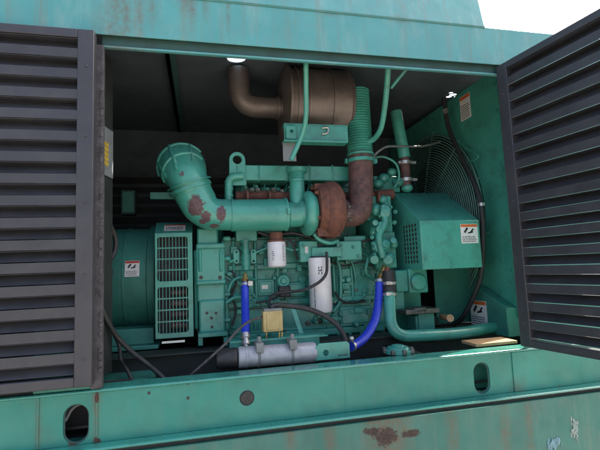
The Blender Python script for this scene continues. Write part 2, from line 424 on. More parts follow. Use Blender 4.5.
def louver_door(o, sv, nv, w, z0, z1, label, N=16, stile=.058, rail=.034):
    """frame and slats; o hinge-side lower corner of the visible face, sv along the door, nv visible normal"""
    o, sv, nv = V(o), V(sv).normalized(), V(nv).normalized()
    P = lambda s, d, z: o+sv*s+nv*d+Z*z
    root = bpy.data.objects.new('louvered_door', None); COL.objects.link(root); root.parent = enc; root.empty_display_size = .05
    root['label'] = label; root.location = P(0, 0, z0)-enc.location
    f = MB(); T = .045
    for s0, s1, a, b in ((0, stile, z0, z1), (w-stile, w, z0, z1), (stile, w-stile, z1-rail, z1), (stile, w-stile, z0, z0+rail)):
        f.obox(P(s0, -T, a), sv*(s1-s0), nv*T, Z*(b-a))
    f.build('door_frame', M['black'], root, .003)
    sl = MB(); p = (z1-z0-rail-.002)/N
    for k in range(N):
        zt = z1-rail-k*p
        # blade: from a shadowed back edge, down and outwards
        jz = random.uniform(-.0012, .0012); jd = random.uniform(-.0008, .0008)
        pr_ = [(-.052, zt-.001), (-.004, zt-.001), (-.004, zt-.003), (-.049, zt-.003), (-.015+jd, zt-p*.50+jz), (-.017+jd, zt-p*.505+jz), (-.053, zt-.004)]
        if k: sl.prism([P(stile-.005, d, z) for d, z in pr_], sv*(w-2*stile+.01))
        else: sl.prism([P(stile-.005, d, z-.0015) for d, z in pr_], sv*(w-2*stile+.01))
        if k < N-1:
            sl.obox(P(stile-.001, -.005+jd, zt-p+.0005), sv*(w-2*stile+.002)+Z*jz, nv*.0035, Z*(p*.45))
            sl.obox(P(stile-.001, -.009, zt-p*.55-.0022), sv*(w-2*stile+.002), nv*.0055, Z*.002)
    sl.build('louver_panel', M['black'], root, .0008)
    rv = MB()
    for z in (.12, .42, .68, .93, 1.2): rv.blob(P(stile*.45, .0005, z), .005, sub=2)
    rv.build('rivet', M['black'], root)
    return root
d1 = louver_door((-.012, -.058, 0), (-1, 0, 0), (0, -1, 0), .98, at(97, 386, -.06).z, at(100, 30, -.06).z, 'black louvred door folded flat against the housing left of the opening')
d2 = louver_door((W+.004, -.004, 0), (.15, -.99, 0), (-.99, -.15, 0), .98, .012, 1.349, 'black louvred door swung out square to the housing on the right')
# yellow placard on the inner post left of the opening
pb, pt_ = at(103, 174, .14), at(103, 125, .14)
pl = MB(); uu = (at(113, 150, .23)-at(103, 150, .14)); uu.z = 0; nn = V((uu.y, -uu.x, 0)).normalized()
plate = MB().obox(pb-uu*.6, uu*1.6, Z*(pt_.z-pb.z), nn*-.004).build('placard', M['greyplate'], enc); lab(plate, 'grey placard with yellow chevrons on the inner left post')
yq = MB()
for k in range(3):
    for j in range(5):
        o = pb+uu*(.05+.16*k)+Z*((pt_.z-pb.z)*(.18+.10*j)); yq.obox(o+nn*.0004, uu*.14+Z*.012, Z*.014, nn*.001)
yq.build('print', M['yellow'], plate)
MB().obox(pb-uu*.6+nn*-.006+Z*(-pb.z+.01), uu*1.7, Z*1.36, nn*-.006).build('inner_post', M['bay_dark'], enc)

# ------------------------------------------------------------------ base frame
base = thing('base_frame', 'green steel skid channel with obround lifting holes under the engine bay', 'base frame', (.8, 0, -.2))
RB = -.188
hl, hr_ = at(76, 424, 0), at(482, 378, 0); hp = at(247, 398, 0)
sc_l = (at(89, 424, 0).x-at(63, 424, 0).x)/2; sc_r = (at(490, 378, 0).x-at(474, 378, 0).x)/2
web = MB().plate(rect(XL, RB, XR, -.0125), [slot(hl.x, hl.z, sc_l, .026), slot(hr_.x, hr_.z, sc_r, .028), circ(hp.x, hp.z, .029, 22)], (0, 0.0, 0), X, Z, (0, .008, 0))
web.build('channel_web', M['rail'], base, .001)
MB().box((XL, -.010, -.012), (XR, .085, .0)).build('top_flange', M['flange'], base, .005)
MB().box((XL, -.055, RB-.012), (XR, .085, RB-.0005)).build('bottom_flange', M['flange'], base, .005)
wd = MB()
for u in (97, 38):
    p = at(u, 420, 0); wd.box((p.x-.003, -.0035, RB+.002), (p.x+.003, .001, -.0125))
p = at(345, 390, 0); wd.box((p.x-.001, -.001, RB+.002), (p.x+.001, .001, -.0125))
wd.build('weld_seam', M['rail'], base)
p = at(512, 365, 0); MB().box((p.x, -.005, RB), (p.x+.36, -.0005, -.0125)).build('doubler_plate', M['rail'], base, .002)
lab(MB().lathe((hp.x, -.003, hp.z), (0, 1, 0), [(0, .001), (0, .024), (.004, .028), (.0045, .033), (.007, .0335), (.02, .028)], 24, False).build('plug', M['rubber'], base), 'round black rubber plug in the channel web')
bo = MB()
for u, v in ((188, 383), (188, 398), (149, 393)):
    p = at(u, v, 0); bo.lathe((p.x, .0, p.z), (0, -1, 0), [(0, .006), (.0012, .006)], 12)
bo.build('dark_hole_disc', M['ink'], base)  # flat black discs paint the dark of small holes in the web
for c_, sc in ((hl, sc_l), (hr_, sc_r)):
    pk = MB(); r0 = sc
    ring = slot(c_.x, c_.z, r0-.001, .026)
    pk.tube([(x, .010, z) for x, z in ring], .004, 8, False, True)
    pk.build('hole_rim', M['deepgreen'], base)
# things inside the lifting pocket behind the left hole
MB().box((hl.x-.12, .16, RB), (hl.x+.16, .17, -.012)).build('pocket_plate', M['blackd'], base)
MB().box((hr_.x-.12, .10, RB), (hr_.x+.16, .11, -.012)).build('pocket_plate', M['inner'], base)
MB().tube(catmull([(hl.x-.05, .05, hl.z+.0), (hl.x-.02, .06, hl.z+.045), (hl.x+.05, .07, hl.z+.06)]), .006, 8).build('pocket_wire', M['greyplate'], base)
flr = MB(); flr.box((XL, .086, -.16), (XR, DEEP+.3, -.15)); flr.build('floor_plate', M['bay_dark'], base)
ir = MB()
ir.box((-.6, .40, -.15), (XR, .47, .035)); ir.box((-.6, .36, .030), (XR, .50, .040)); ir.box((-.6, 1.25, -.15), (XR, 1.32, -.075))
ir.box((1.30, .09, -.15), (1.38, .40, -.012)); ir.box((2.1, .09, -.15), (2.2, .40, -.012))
ir.build('cross_member', M['bay_dark'], base, .003)
# left pocket floor step under the alternator
MB().box((-.35, .2, -.1), (.16, .40, -.03)).build('cross_member', M['inner'], base, .003)

tank = thing('fuel_tank', 'worn green base tank with rust blotches below the skid channel', 'tank', (.8, 0, -.9))
MB().box((XL, -.036, -.95), (XR, .6, -.222)).build('tank_wall', M['tank'], tank, .004)
MB().box((XL, -.02, -.2225), (XR, .3, -.197)).build('gap_shade_strip', M['blackd'], tank)  # black strip stands in for the shade in the gap under the channel
def scrap(cu, cv, su, sv_, n, mat, name):
    b = MB(); c0 = at(cu, cv, -.0365)
    for k in range(n):
        x = c0.x+random.gauss(0, su); z = c0.z+random.gauss(0, sv_); rr_ = random.uniform(.003, .010)
        pts = [(x+rr_*random.uniform(.4, 1)*math.cos(2*math.pi*j/7), -.036, z+rr_*random.uniform(.8, 2.6)*math.sin(2*math.pi*j/7)) for j in range(7)]
        b.prism(pts, (0, -.0006-.00012*k, 0))
    return b.build(name, mat, tank)
lab(scrap(574, 428, .009, .028, 34, M['patchw'], 'paint_scrap'), 'white scraped patch near the lower right corner')
lab(scrap(553, 444, .020, .010, 36, M['patchb'], 'paint_scrap'), 'pale blue worn decal remnant near the lower right corner')

# ------------------------------------------------------------------ alternator
def ctr(u, v, y): p = at(u, v, y); return V((p.x, y, p.z))
alt = thing('alternator', 'dark green generator end with a barred vent cover and a small white sticker', 'alternator', (-.05, .85, .04))
ay, az, ar = .87, .385, .285
al = MB().lathe((-.52, ay, az), X, [(0, .16), (.01, ar-.03), (.05, ar), (.615, ar), (.62, ar+.012), (.655, ar+.012), (.66, ar-.02), (.70, ar-.05)], 48)
al.build('alternator_body', M['inner'], alt)
wr = MB()
for x in (-.30, -.02): wr.lathe((x, ay, az), X, [(0, ar-.01), (0, ar+.004), (.012, ar+.004), (.012, ar-.01)], 48, False)
wr.build('body_rib', M['inner'], alt)
ft = MB(); ft.box((-.5, .56, .062), (.135, 1.15, .14)); ft.box((-.5, .52, .041), (.16, 1.2, .0615)); ft.build('foot', M['inner'], alt, .004)
lg = MB().plate(circ(0, 0, .035, 18)+[], [circ(0, 0, .015, 14)], (ctr(105, 272, .5).x, .5, ctr(105, 272, .5).z), X, Z, (0, .02, 0)); lg.build('lifting_lug', M['deepgreen'], alt)
# vent cover
vy = .50
A, B = at(155, 285, vy), at(193, 285, vy); zt, zb = at(174, 233, vy).z, at(174, 338, vy).z
x0, x1 = A.x, B.x
oa, ob = at(157.5, 285, vy).x, at(188, 285, vy).x
o1, o2, o3, o4 = at(172, 237, vy).z, at(172, 281, vy).z, at(172, 287, vy).z, at(172, 333, vy).z
cv = MB().plate(rect(x0, zb, x1, zt), [rrect(oa, o2, ob, o1, .012), rrect(oa, o4, ob, o3, .012)], (0, vy, 0), X, Z, (0, .004, 0))
cv.box((x0, vy+.0045, zb), (x0+.004, vy+.22, zt)); cv.box((x1-.004, vy+.0045, zb), (x1, vy+.22, zt)); cv.box((x0, vy+.0045, zb), (x1, vy+.2, zb+.004))
cv.build('vent_cover', M['engine'], alt, .0015)
ztop = at(174, 222.5, vy+.10).z
MB().prism([(x0, vy, zt+.0005), (x0, vy+.10, ztop), (x0, vy+.24, ztop), (x0, vy+.24, zt-.02), (x0, vy+.01, zt-.006)], (x1-x0, 0, 0)).build('vent_hood', M['engine'], alt, .0015)
MB().box((x0+.006, vy+.06, zb+.006), (x1-.006, vy+.07, zt-.01)).build('vent_dark_sheet', M['blackd'], alt)  # black sheet stands in for the dark inside of the vent
gb = MB()
for za, zc in ((o2, o1), (o4, o3)):
    for k in range(9):
        x = oa+(ob-oa)*(k+.5)/9; gb.box((x-.0016, vy+.006, za-.004), (x+.0016, vy+.009, zc+.004))
    for k in range(1, 4):
        z = za+(zc-za)*k/4; gb.box((oa-.004, vy+.001, z-.0035), (ob+.004, vy+.0055, z+.0035))
gb.build('vent_grille', M['casting'], alt)
coil = MB()
for k in range(4):
    z = o4+.03+.055*k; coil.cyl((oa+.06, vy+.045, z), (ob-.01, vy+.045, z), .016, 12)
coil.build('stator_winding', M['rustdark'], alt)
nh = V((0, -(ztop-zt), .10)).normalized()
c0 = V((at(164, 230, vy+.03).x, vy+.022, zt+(ztop-zt)*.22))+nh*.001
sticker(alt, c0, (.105, 0, 0), (0, .052, .52*(ztop-zt)), nh, 'redp', icon=False)
st = ctr(124, 277, ay-ar-.02); pz = ctr(124, 261, ay-ar).z
uu = V((.070, 0, 0)); 
tang = lambda z: V((0, ay-math.sqrt(ar**2-(z-az)**2), z))
q0, q1 = tang(st.z), tang(pz); vv = q1-q0
sticker(alt, V((st.x, 0, 0))+q0+V((0, -.004, 0)), uu, vv, X.cross(vv), 'redp', label='small white warning sticker with a red band on the generator body')

# flywheel housing
eng = thing('diesel_engine', 'large teal diesel engine with rusty turbocharger, dark grime in its castings', 'engine', (.95, .95, .04))
fh = MB()
fh.px(197, 228, 218, 246, .50, .12); fh.px(196, 244, 225, 282, .485, .2); fh.px(197, 280, 225, 302, .50, .2)
fh.px(199, 300, 225, 333, .48, .2); fh.px(196, 243, 225, 249, .474, .03); fh.px(196, 280, 226, 285, .475, .03)
fh.px(198, 249, 202, 272, .476, .02); fh.px(219, 249, 223, 272, .476, .02)
for v in (236, 256, 292, 318): fh.px(223, v, 231, v+5, .52, .12)
fh.px(194, 250, 198, 330, .53, .2); fh.px(224, 284, 229, 331, .53, .2)
fh.lathe((ctr(196, 280, .9).x, .9, .37), X, [(0, .30), (.02, .345), (.14, .345), (.16, .30)], 48)
fh.build('flywheel_housing', M['engine'], eng, .012)
hb = MB()
for u, v in ((201, 277.5), (220, 277.5)):
    p = ctr(u, v, .485); hb.lathe(p, (0, -1, 0), [(-.004, .010), (.001, .010)], 14)
for u, v in ((207, 313), (216, 313), (211.5, 318), (212, 327)):
    p = ctr(u, v, .48); hb.lathe(p, (0, -1, 0), [(-.004, .0075), (.001, .0075)], 12)
hb.build('dark_hole_disc', M['ink'], eng)  # black discs in place of the shade inside drilled holes
sh = MB(); sh.px(198, 333, 228, 337, .42, .2); sh.px(198, 337, 203, 346, .43, .12); sh.px(224, 337, 228, 346, .43, .12); sh.build('mounting_foot', M['casting'], eng, .003)

# block, heads, pan
BY = .58
bk = MB()
bk.px(222, 236, 394, 334, BY, .62)
bk.px(228, 262, 392, 268, BY-.018, .05); bk.px(226, 298, 392, 304, BY-.022, .05); bk.px(230, 330, 385, 337, BY-.02, .4)
for u0, v0, u1, v1 in ((257, 279, 275, 296), (240, 270, 254, 296), (286, 282, 306, 297), (336, 268, 352, 298), (354, 264, 376, 299), (340, 306, 372, 326)):
    bk.px(u0, v0, u1, v1, BY-.014, .04)
for u in (234, 256, 278, 312, 334, 352, 378): bk.px(u-1.6, 240, u+1.6, 300, BY-.026, .06)
bk.build('cylinder_block', M['casting'], eng, .007)
iv = MB()
for u0, v0, u1, v1 in ((259.5, 281.5, 272, 293), (288, 284.5, 304, 295), (342, 309, 369, 323)):
    iv.px(u0, v0, u1, v1, BY-.020, .02)
iv.build('access_cover', M['engine'], eng, .004)
hd = MB()
for k in range(6):
    u = 236+k*24.5; hd.px(u, 186, u+22, 240, BY+.10, .36)
    hd.px(u+1, 176, u+21, 190, BY+.16, .28)
hd.build('cylinder_head', M['casting'], eng, .010)
op = MB(); a = at(232, 336, .62); b = at(384, 336, .62)
op.prism([(a.x, .575, .088), (a.x, .60, .0), (a.x, .66, -.10), (a.x, 1.1, -.10), (a.x, 1.16, .088)], (b.x-a.x, 0, 0)); op.build('oil_pan', M['casting'], eng, .01)
# random bolts and bosses over the flank
bt = MB()
for k in range(64):
    u, v = random.uniform(228, 388), random.choice([239, 246, 256, 265, 271, 276, 298, 301, 308, 318, 327, 333])+random.uniform(-1, 1)
    bt.bolt(ctr(u, v, BY-.026 if v in (265, 301) else BY-.004), random.choice([.006, .008, .009]), .010)
for k in range(14):
    u = 232+k*11.4; bt.bolt(ctr(u, 301, BY-.022), .008, .010); bt.bolt(ctr(u+4, 333.5, BY-.02), .007, .008)
bt.build('bolt', M['casting'], eng)
bs = MB()
for k in range(16):
    u, v = random.uniform(234, 384), random.uniform(244, 320); p = ctr(u, v, BY); r_ = random.uniform(.012, .024)
    bs.lathe(p, (0, -1, 0), [(-.01, r_*1.25), (.012, r_), (.020, r_), (.022, r_*.7), (.016, r_*.55)], 18)
bs.build('boss', M['casting'], eng)
pp = MB()
def line(pts, r, n=8, seg=10, mb=None): (mb or pp).tube(catmull(pts, n), r, seg)
line([ctr(229, 262, .52), ctr(240, 258, .54), ctr(262, 250, .52), ctr(270, 246, .5)], .008)
line([ctr(228, 292, .5), ctr(233, 281, .5), ctr(243, 277, .52), ctr(256, 280, .56)], .008)
line([ctr(226, 303, .5), ctr(234, 298, .5), ctr(244, 297, .5)], .010)
line([ctr(333, 250, .5), ctr(340, 270, .53), ctr(340, 300, .55), ctr(333, 312, .55)], .010)
line([ctr(276, 244, .5), ctr(292, 250, .5), ctr(302, 248, .5)], .007)
line([ctr(340, 255, .52), ctr(352, 263, .53), ctr(356, 282, .55)], .006)
line([ctr(368, 258, .5), ctr(366, 272, .5), ctr(374, 280, .53)], .010)
line([ctr(352, 224, .5), ctr(362, 218, .5), ctr(374, 222, .5), ctr(378, 236, .5)], .009)
pp.build('fluid_line', M['casting'], eng)
# verticals between heads and manifold: injector lines, valve cover knobs
iv = MB()
for k in range(9):
    u = 240+k*11; line([ctr(u, 205, .60), ctr(u+1, 194, .57), ctr(u+3, 184, .60)], .005, 6, 8, iv)
    iv.bolt(ctr(u+5, 188+random.uniform(-3, 3), .60), .009, .02)
iv.build('injector_line', M['casting'], eng)
ex = MB(); rs2 = random.Random(21)
for k in range(26):
    u, v = rs2.uniform(230, 384), rs2.uniform(242, 328); w_, h_ = rs2.uniform(3, 9), rs2.uniform(3, 8)
    ex.px(u-w_/2, v-h_/2, u+w_/2, v+h_/2, BY-rs2.uniform(.012, .05)-.00013*k, .08)
for k in range(12):
    p = ctr(rs2.uniform(230, 380), rs2.uniform(245, 320), BY-.02-.0002*k); a_ = rs2.uniform(-1.2, 1.2); l_ = rs2.uniform(.06, .14)
    d_ = V((math.sin(a_), 0, math.cos(a_))); n_ = V((math.cos(a_), 0, -math.sin(a_))); ex.obox(p-d_*l_*.5-n_*.006, d_*l_, n_*.012, (0, .05, 0))
for k in range(14):
    p = ctr(rs2.uniform(232, 384), rs2.uniform(242, 326), BY-.03); r_ = rs2.uniform(.010, .020); ex.lathe(p, (0, -1, 0), [(-.03, r_*1.3), (.0, r_*1.2), (.001, r_), (.018, r_*.95), (.022, r_*.8)], 14)
for k in range(9):
    p = ctr(rs2.uniform(364, 394), rs2.uniform(196, 262), .45-.0004*k); r_ = rs2.uniform(.012, .022); ex.lathe(p, (rs2.uniform(-.6, .2), -1, rs2.uniform(-.3, .5)), [(-.03, r_), (.03, r_), (.032, r_*1.25), (.045, r_*1.25), (.047, r_*.7)], 12)
ex.build('casting_detail', M['casting'], eng, .004)
gk = MB()
for v in (238.5, 305.5): gk.px(226, v-.5, 392, v+.5, BY-.003, .02)
gk.build('gasket', M['ink'], eng)
xs = MB()
for k in range(26):
    xs.bolt(ctr(random.uniform(230, 390), random.choice([243, 252, 259, 274, 289, 294, 312, 322, 330])+random.uniform(-2, 2), BY-.006), random.choice([.006, .007, .009]), .012)
xs.build('bare_bolt', M['oily'], eng)
ld = MB()
line([ctr(258, 232, .50), ctr(272, 236, .50), ctr(292, 233, .50), ctr(312, 238, .5)], .009, mb=ld)
line([ctr(286, 238, .50), ctr(293, 244, .49), ctr(296, 256, .5), ctr(303, 262, .52)], .006, mb=ld)
line([ctr(232, 270, .53), ctr(236, 282, .53), ctr(232, 296, .53), ctr(236, 310, .54), ctr(232, 326, .54)], .006, mb=ld)
line([ctr(330, 262, .54), ctr(345, 266, .54), ctr(362, 262, .53), ctr(374, 268, .5)], .005, mb=ld)
line([ctr(364, 300, .55), ctr(352, 303, .53), ctr(341, 300, .53), ctr(335, 292, .54)], .006, mb=ld)
line([ctr(256, 303, .53), ctr(270, 300, .53), ctr(281, 294, .50)], .005, mb=ld)
ld.build('wire_loom', M['rubber'], eng)
fx = MB()
for u, v, w_, h_ in ((262, 252, 6, 5), (300, 268, 5, 7), (346, 286, 6, 6), (366, 272, 7, 6), (250, 306, 6, 4), (372, 312, 8, 6), (326, 321, 6, 5)):
    fx.px(u-w_/2, v-h_/2, u+w_/2, v+h_/2, BY-.05, .06); fx.cyl(ctr(u, v, BY-.06), ctr(u, v, BY-.03), .009, 10)
fx.build('sensor_block', M['casting'], eng, .004)
tg = MB(); tg.px(305, 246.5, 308, 253, .459, .002); tg.px(262, 285, 268, 289, BY-.0215, .002); tg.build('data_tag', M['steel'], eng)
vn = MB()
for k in range(6): vn.px(246+k*4.2, 322, 248+k*4.2, 331, BY-.010, .03)
vn.build('cast_fin', M['casting'], eng, .003)
# exhaust manifold
em = MB()
em.tube(catmull([ctr(236, 197, .56), ctr(262, 196, .55), ctr(290, 197, .54), ctr(330, 198, .53), ctr(372, 196, .54), ctr(392, 194, .56)], 6), [.030]*31, 16)
for u in (246, 268, 290, 352, 376): em.lathe(ctr(u, 197, .5), X, [(0, .036), (.012, .036)], 16); em.tube([ctr(u, 197, .55), ctr(u, 199, .70)], .026, 12)
em.build('exhaust_manifold', M['rust'], eng)
mb = MB()
for u in (252, 258, 274, 282): mb.bolt(ctr(u, 190+random.uniform(-2, 2), .52), .008, .015)
mb.build('manifold_bolt', M['oily'], eng)
# intake manifold (long square tank on top) + eye + down pipe
im = MB(); im.px(235, 165.5, 352, 180.5, .52, .16)
for u in (236, 258, 286, 309, 332): im.px(u, 164.8, u+2.0, 181.2, .514, .17)
imo = im.build('intake_manifold', M['engine'], eng, .012)
ey = ctr(237, 160.5, .535)
e = MB().plate([(ey.x+.043*math.cos(t), ey.z+.043*math.sin(t)) for t in [math.pi*k/14 for k in range(15)]]+[(ey.x-.046, ey.z-.14), (ey.x+.046, ey.z-.14)], [circ(ey.x, ey.z, .0235, 20)], (0, .515, 0), X, Z, (0, .022, 0))
e.build('lifting_eye', M['engine'], imo, .003)
dp = MB().tube(fillet([ctr(243, 176, .50), ctr(229, 177, .50), ctr(228.5, 206, .50)], .05), .021, 16)
for v in (183, 190, 197): dp.lathe(ctr(229, v, .50), Z, [(0, .0235), (.010, .0235)], 18)
dp.build('crossover_pipe', M['engine'], eng)
# compressor outlet up to the manifold
co = MB(); a, b = ctr(297, 205, .455), ctr(297, 172, .50)
co.tube(catmull([a, ctr(297, 194, .46), ctr(297, 182, .475), ctr(297, 170, .50)], 6), [.040]*19, 22)
for v in (182, 192): co.lathe(ctr(297, v, .469), Z, [(0, .0425), (.010, .0425)], 22)
co.lathe(ctr(297, 172.5, .50), Z, [(-.012, .035), (0, .056), (.022, .056)], 22)
co.build('charge_pipe', M['engine'], eng)
# turbocharger
tb = bpy.data.objects.new('turbocharger', None); COL.objects.link(tb); tb.parent = eng; tb.location = ctr(322, 210, .44)-eng.location
tc = ctr(307, 213, .44); th = ctr(333, 209, .44)
cx = ctr(298, 213, .44).x
cp = MB().lathe((cx, .44, tc.z), X, [(0, .062), (.012, .070), (.03, .072), (.035, .098), (.05, .108), (.075, .108), (.088, .10), (.094, .078), (.108, .072), (.118, .05), (.165, .045)], 36)
cp.tube([(cx+.055, .44+.088*math.cos(t), tc.z+.088*math.sin(t)) for t in [2*math.pi*k/40 for k in range(40)]], [.026+.012*k/40 for k in range(40)], 14, False, True)
cp.build('compressor_housing', M['engine'], tb)
v1 = MB()
n = 44; pts = []; rs = []
tx = ctr(330, 209, .44).x
for k in range(n+1):
    t = R(60)+2*math.pi*k/n*.93
    pts.append((tx, .44+.098*math.cos(t), th.z+.098*math.sin(t))); rs.append(.050+.020*k/n)
v1.tube(pts, rs, 18)
v1.lathe((tx-.085, .44, th.z), X, [(0, .05), (.006, .12), (.03, .135), (.085, .138), (.115, .12), (.13, .07), (.155, .062)], 36)
v1.px(315, 183.5, 337, 189.5, .40, .09)
for k in range(7):
    t = R(-150+k*48); v1.bolt((tx-.088, .44+.112*math.cos(t), th.z+.112*math.sin(t)), .009, .014, (-1, 0, 0))
v1.px(318, 228, 340, 236, .38, .10)
v1.build('turbine_housing', M['rust'], tb)
lab(tb.children[-1], 'rust brown turbine scroll')
bolts = MB()
for k in range(10):
    t = 2*math.pi*k/10; bolts.bolt((cx+.102, .44+.088*math.cos(t), tc.z+.088*math.sin(t)), .007, .012, (1, 0, 0))
bolts.build('housing_bolt', M['oily'], tb)
vb = ctr(346, 212, .44)
MB().lathe((vb.x-.02, .44, vb.z), X, [(0, .058), (.004, .070), (.02, .070), (.024, .058)], 30).build('band_clamp', M['rustdark'], tb)
cb = MB(); 
for dz in (.02, -.015, -.05): cb.lathe((vb.x-.012, .375-.004*abs(dz)*10, vb.z+dz), X, [(0, .007), (.016, .007)], 6)
cb.build('clamp_bolt', M['oily'], tb)
ts = MB().tube(catmull([ctr(314, 234, .42), ctr(320, 240, .42), ctr(330, 243, .42), ctr(338, 241, .44)], 6), .011, 12); ts.build('oil_drain_tube', M['engine'], tb)
# filter head and brackets
fhd = MB(); fhd.px(300, 241, 318, 262, .46, .10); fhd.px(312, 247, 342, 257, .44, .08); fhd.px(337, 241, 362, 260, .45, .035); fhd.px(344, 236, 366, 244, .50, .06)
fhd.build('filter_head', M['engine'], eng, .005)
fb = MB()
for u, v in ((341, 245), (358, 256), (353, 247), (341, 257), (304, 245), (313, 258)): fb.bolt(ctr(u, v, .449), .007, .009)
fb.build('head_bolt', M['casting'], eng)
MB().tube([ctr(352, 244, .46), ctr(378, 238, .50)], .007, 8).build('sensor_lead', M['rubber'], eng)
tbx = MB(); tbx.px(236, 226, 257, 241, .50, .1); tbx.build('oil_cooler_cap', M['casting'], eng, .004)
tabs = MB()
for u in (236.5, 253.5):
    c_ = ctr(u, 256.5, .52); tabs.plate(slot(c_.x, c_.z, .015, .022), [circ(c_.x, c_.z+.024, .006, 10), circ(c_.x, c_.z-.024, .006, 10)], (0, .52, 0), X, Z, (0, .008, 0))
tabs.build('bracket_tab', M['engine'], eng, .001)
vp = MB(); 
vp.lathe(ctr(246, 266, .50), Z, [(-.02, .018), (0, .018), (.0, .022), (.06, .022), (.06, .018), (.12, .018), (.12, .024), (.135, .024)], 16)
vp.build('drain_fitting', M['casting'], eng)
oc = ctr(283.5, 281, .54)
MB().lathe(oc, (0, -1, 0), [(-.04, .035), (0, .036), (.006, .032), (.008, .028), (.006, .02), (.014, .014), (.016, .004)], 26).build('oil_filler_cap', M['engine'], eng)
MB().px(279, 286, 291, 297, .52, .07).build('sensor_plug', M['rubber'], eng, .006)
sp = MB(); sp.obox(ctr(290, 306, .40), (.022, 0, 0), ctr(301, 339, .30)-ctr(290, 306, .40), (0, .008, 0)); sp.build('support_strut', M['engine'], eng)
# front gear case, water pump, thermostat (right of the block)
gp = MB()
gp.px(370, 196, 392, 236, .50, .3); gp.px(376, 232, 396, 268, .48, .3); gp.px(392, 236, 420, 330, .62, .4)
for u, v, y, r_ in ((376, 210, .47, .034), (385, 224, .46, .030), (381, 246, .44, .038), (390, 258, .43, .028), (383, 200, .48, .026), (374, 232, .47, .028), (394, 244, .45, .024), (366, 204, .5, .03)):
    gp.blob(ctr(u, v, y), r_, (1, .9, 1.1), .04)
gp.lathe(ctr(380, 246, .46), (0, -1, 0), [(0, .05), (.03, .045), (.035, .03), (.05, .026)], 22)
line([ctr(383, 205, .43), ctr(385, 222, .42), ctr(379, 236, .42), ctr(383, 258, .42)], .020, 6, 14, gp)
gp.build('water_pump', M['casting'], eng, .004)
wb = MB()
for k in range(16): wb.bolt(ctr(random.uniform(368, 396), random.uniform(198, 266), .425+random.uniform(0, .03)), .008, .014)
wb.build('pump_bolt', M['casting'], eng)
lp = MB()
lp.px(396, 270, 412, 292, .46, .2); lp.px(409, 268, 428, 293, .44, .22); lp.lathe(ctr(418, 282, .44), (0, -1, 0), [(0, .05), (.02, .045), (.022, .02)], 20)
lp.px(394, 290, 405, 310, .48, .1)
lp.build('accessory_drive', M['casting'], eng, .008)
op_ = MB(); op_.px(406, 309, 440, 314, .40, .16); op_.blob(ctr(419, 309, .42), .03, (1.6, 1, .5), .1); op_.build('oily_mount', M['oily'], eng, .004)
mt = MB(); mt.px(419, 313, 435, 334, .42, .14); mt.px(416, 316, 421, 334, .43, .1); mt.build('engine_mount', M['inner'], eng, .004)
top = MB()
for u, v, r_ in ((384, 178, .03), (392, 172, .026), (398, 182, .03), (378, 184, .03)): top.blob(ctr(u, v, .60), r_, (1.2, 1, 1), .05)
top.px(374, 176, 400, 192, .62, .14)
line([ctr(372, 158, .56), ctr(384, 157, .54), ctr(396, 164, .54), ctr(399, 178, .55), ctr(394, 188, .56)], .007, 8, 10, top)
top.build('thermostat_housing', M['casting'], eng, .005)

# ------------------------------------------------------------------ air intake
ain = thing('air_intake_pipe', 'fat teal air intake elbow with peeling paint, clamped to a straight pipe', 'intake pipe', ctr(215, 213, .44))
iy = .44
pth = catmull([ctr(182, 168, .80), ctr(181.5, 167.5, .68), ctr(182, 167, .55), ctr(187, 177, iy-.0), ctr(193, 193, iy)], 10)
rs = [.10+.022*min(1, max(0, (k-4)/10)) for k in range(len(pth))]; rs = [r_-max(0, min(1, (k-22)/10))*.026 for k, r_ in enumerate(rs)]
el = MB().tube(pth, rs, 32); lab(el.build('rubber_elbow', M['elbow'], ain), 'ribbed rounded end of the intake elbow')
# moulded ribs on the elbow's dome
rb = MB()
d0 = ctr(181, 163, .52)
rib = [pth[k]+V((0, 0, 0)) for k in range(8, 33, 2)]
def shell(k, ang):
    t = (pth[min(k+1, len(pth)-1)]-pth[k-1]).normalized(); s_ = X-t*X.dot(t); s_.normalize(); b_ = s_.cross(t)
    return pth[k]+(s_*math.cos(ang)+b_*math.sin(ang))*(rs[k]+.001)
angs = max(range(0, 360, 5), key=lambda a: -(shell(20, R(a))-CAM).length)
rb.tube([shell(k, R(angs)) for k in range(8, 32)], .009, 8)
for dg in (-48, 48): rb.tube([shell(k, R(angs+dg)) for k in range(8, 31)], .007, 8)
for k in (15, 21, 27): rb.tube([shell(k, R(angs+a)) for a in range(-80, 81, 10)], .008, 8)
rb.build('elbow_rib', M['elbow'], ain)
p2 = fillet([ctr(192, 191, iy), ctr(205, 214, iy), ctr(240, 215.5, iy)], .17, 14)
MB().tube(p2, [.094-.016*k/(len(p2)-1) for k in range(len(p2))], 32).build('bent_pipe', M['elbow'], ain)
sx0 = ctr(231, 215.5, iy); sx1 = ctr(300, 214, iy)
L = sx1.x-sx0.x
MB().lathe((sx0.x, iy, sx0.z), X, [(0, .0775), (0, .0815), (.20*L, .082), (.52*L, .082), (.53*L, .0835), (.80*L, .0835), (.81*L, .079), (.83*L, .066), (L, .064)], 40).build('straight_pipe', M['engine'], ain)
cl = MB()
t_ = (ctr(192, 191, iy)-ctr(188, 180, iy-.005)).normalized()
cl.lathe(ctr(190.5, 189, iy)-t_*.008, t_, [(0, .094), (.0, .108), (.016, .108), (.016, .094)], 36, False)
cl.lathe(ctr(190, 186, iy)-t_*.012, t_, [(0, .096), (.0, .112), (.006, .112), (.006, .096)], 36, False)
cl.box(*(lambda p: (p-V((.012, .02, .014)), p+V((.014, .01, .012))))(ctr(207, 183, iy-.02)))
cl.build('hose_clamp', M['casting'], ain)
c2 = MB(); p = ctr(231.5, 215, iy); c2.lathe((p.x, iy, p.z), X, [(0, .079), (0, .0845), (.008, .0845), (.008, .079)], 36, False)
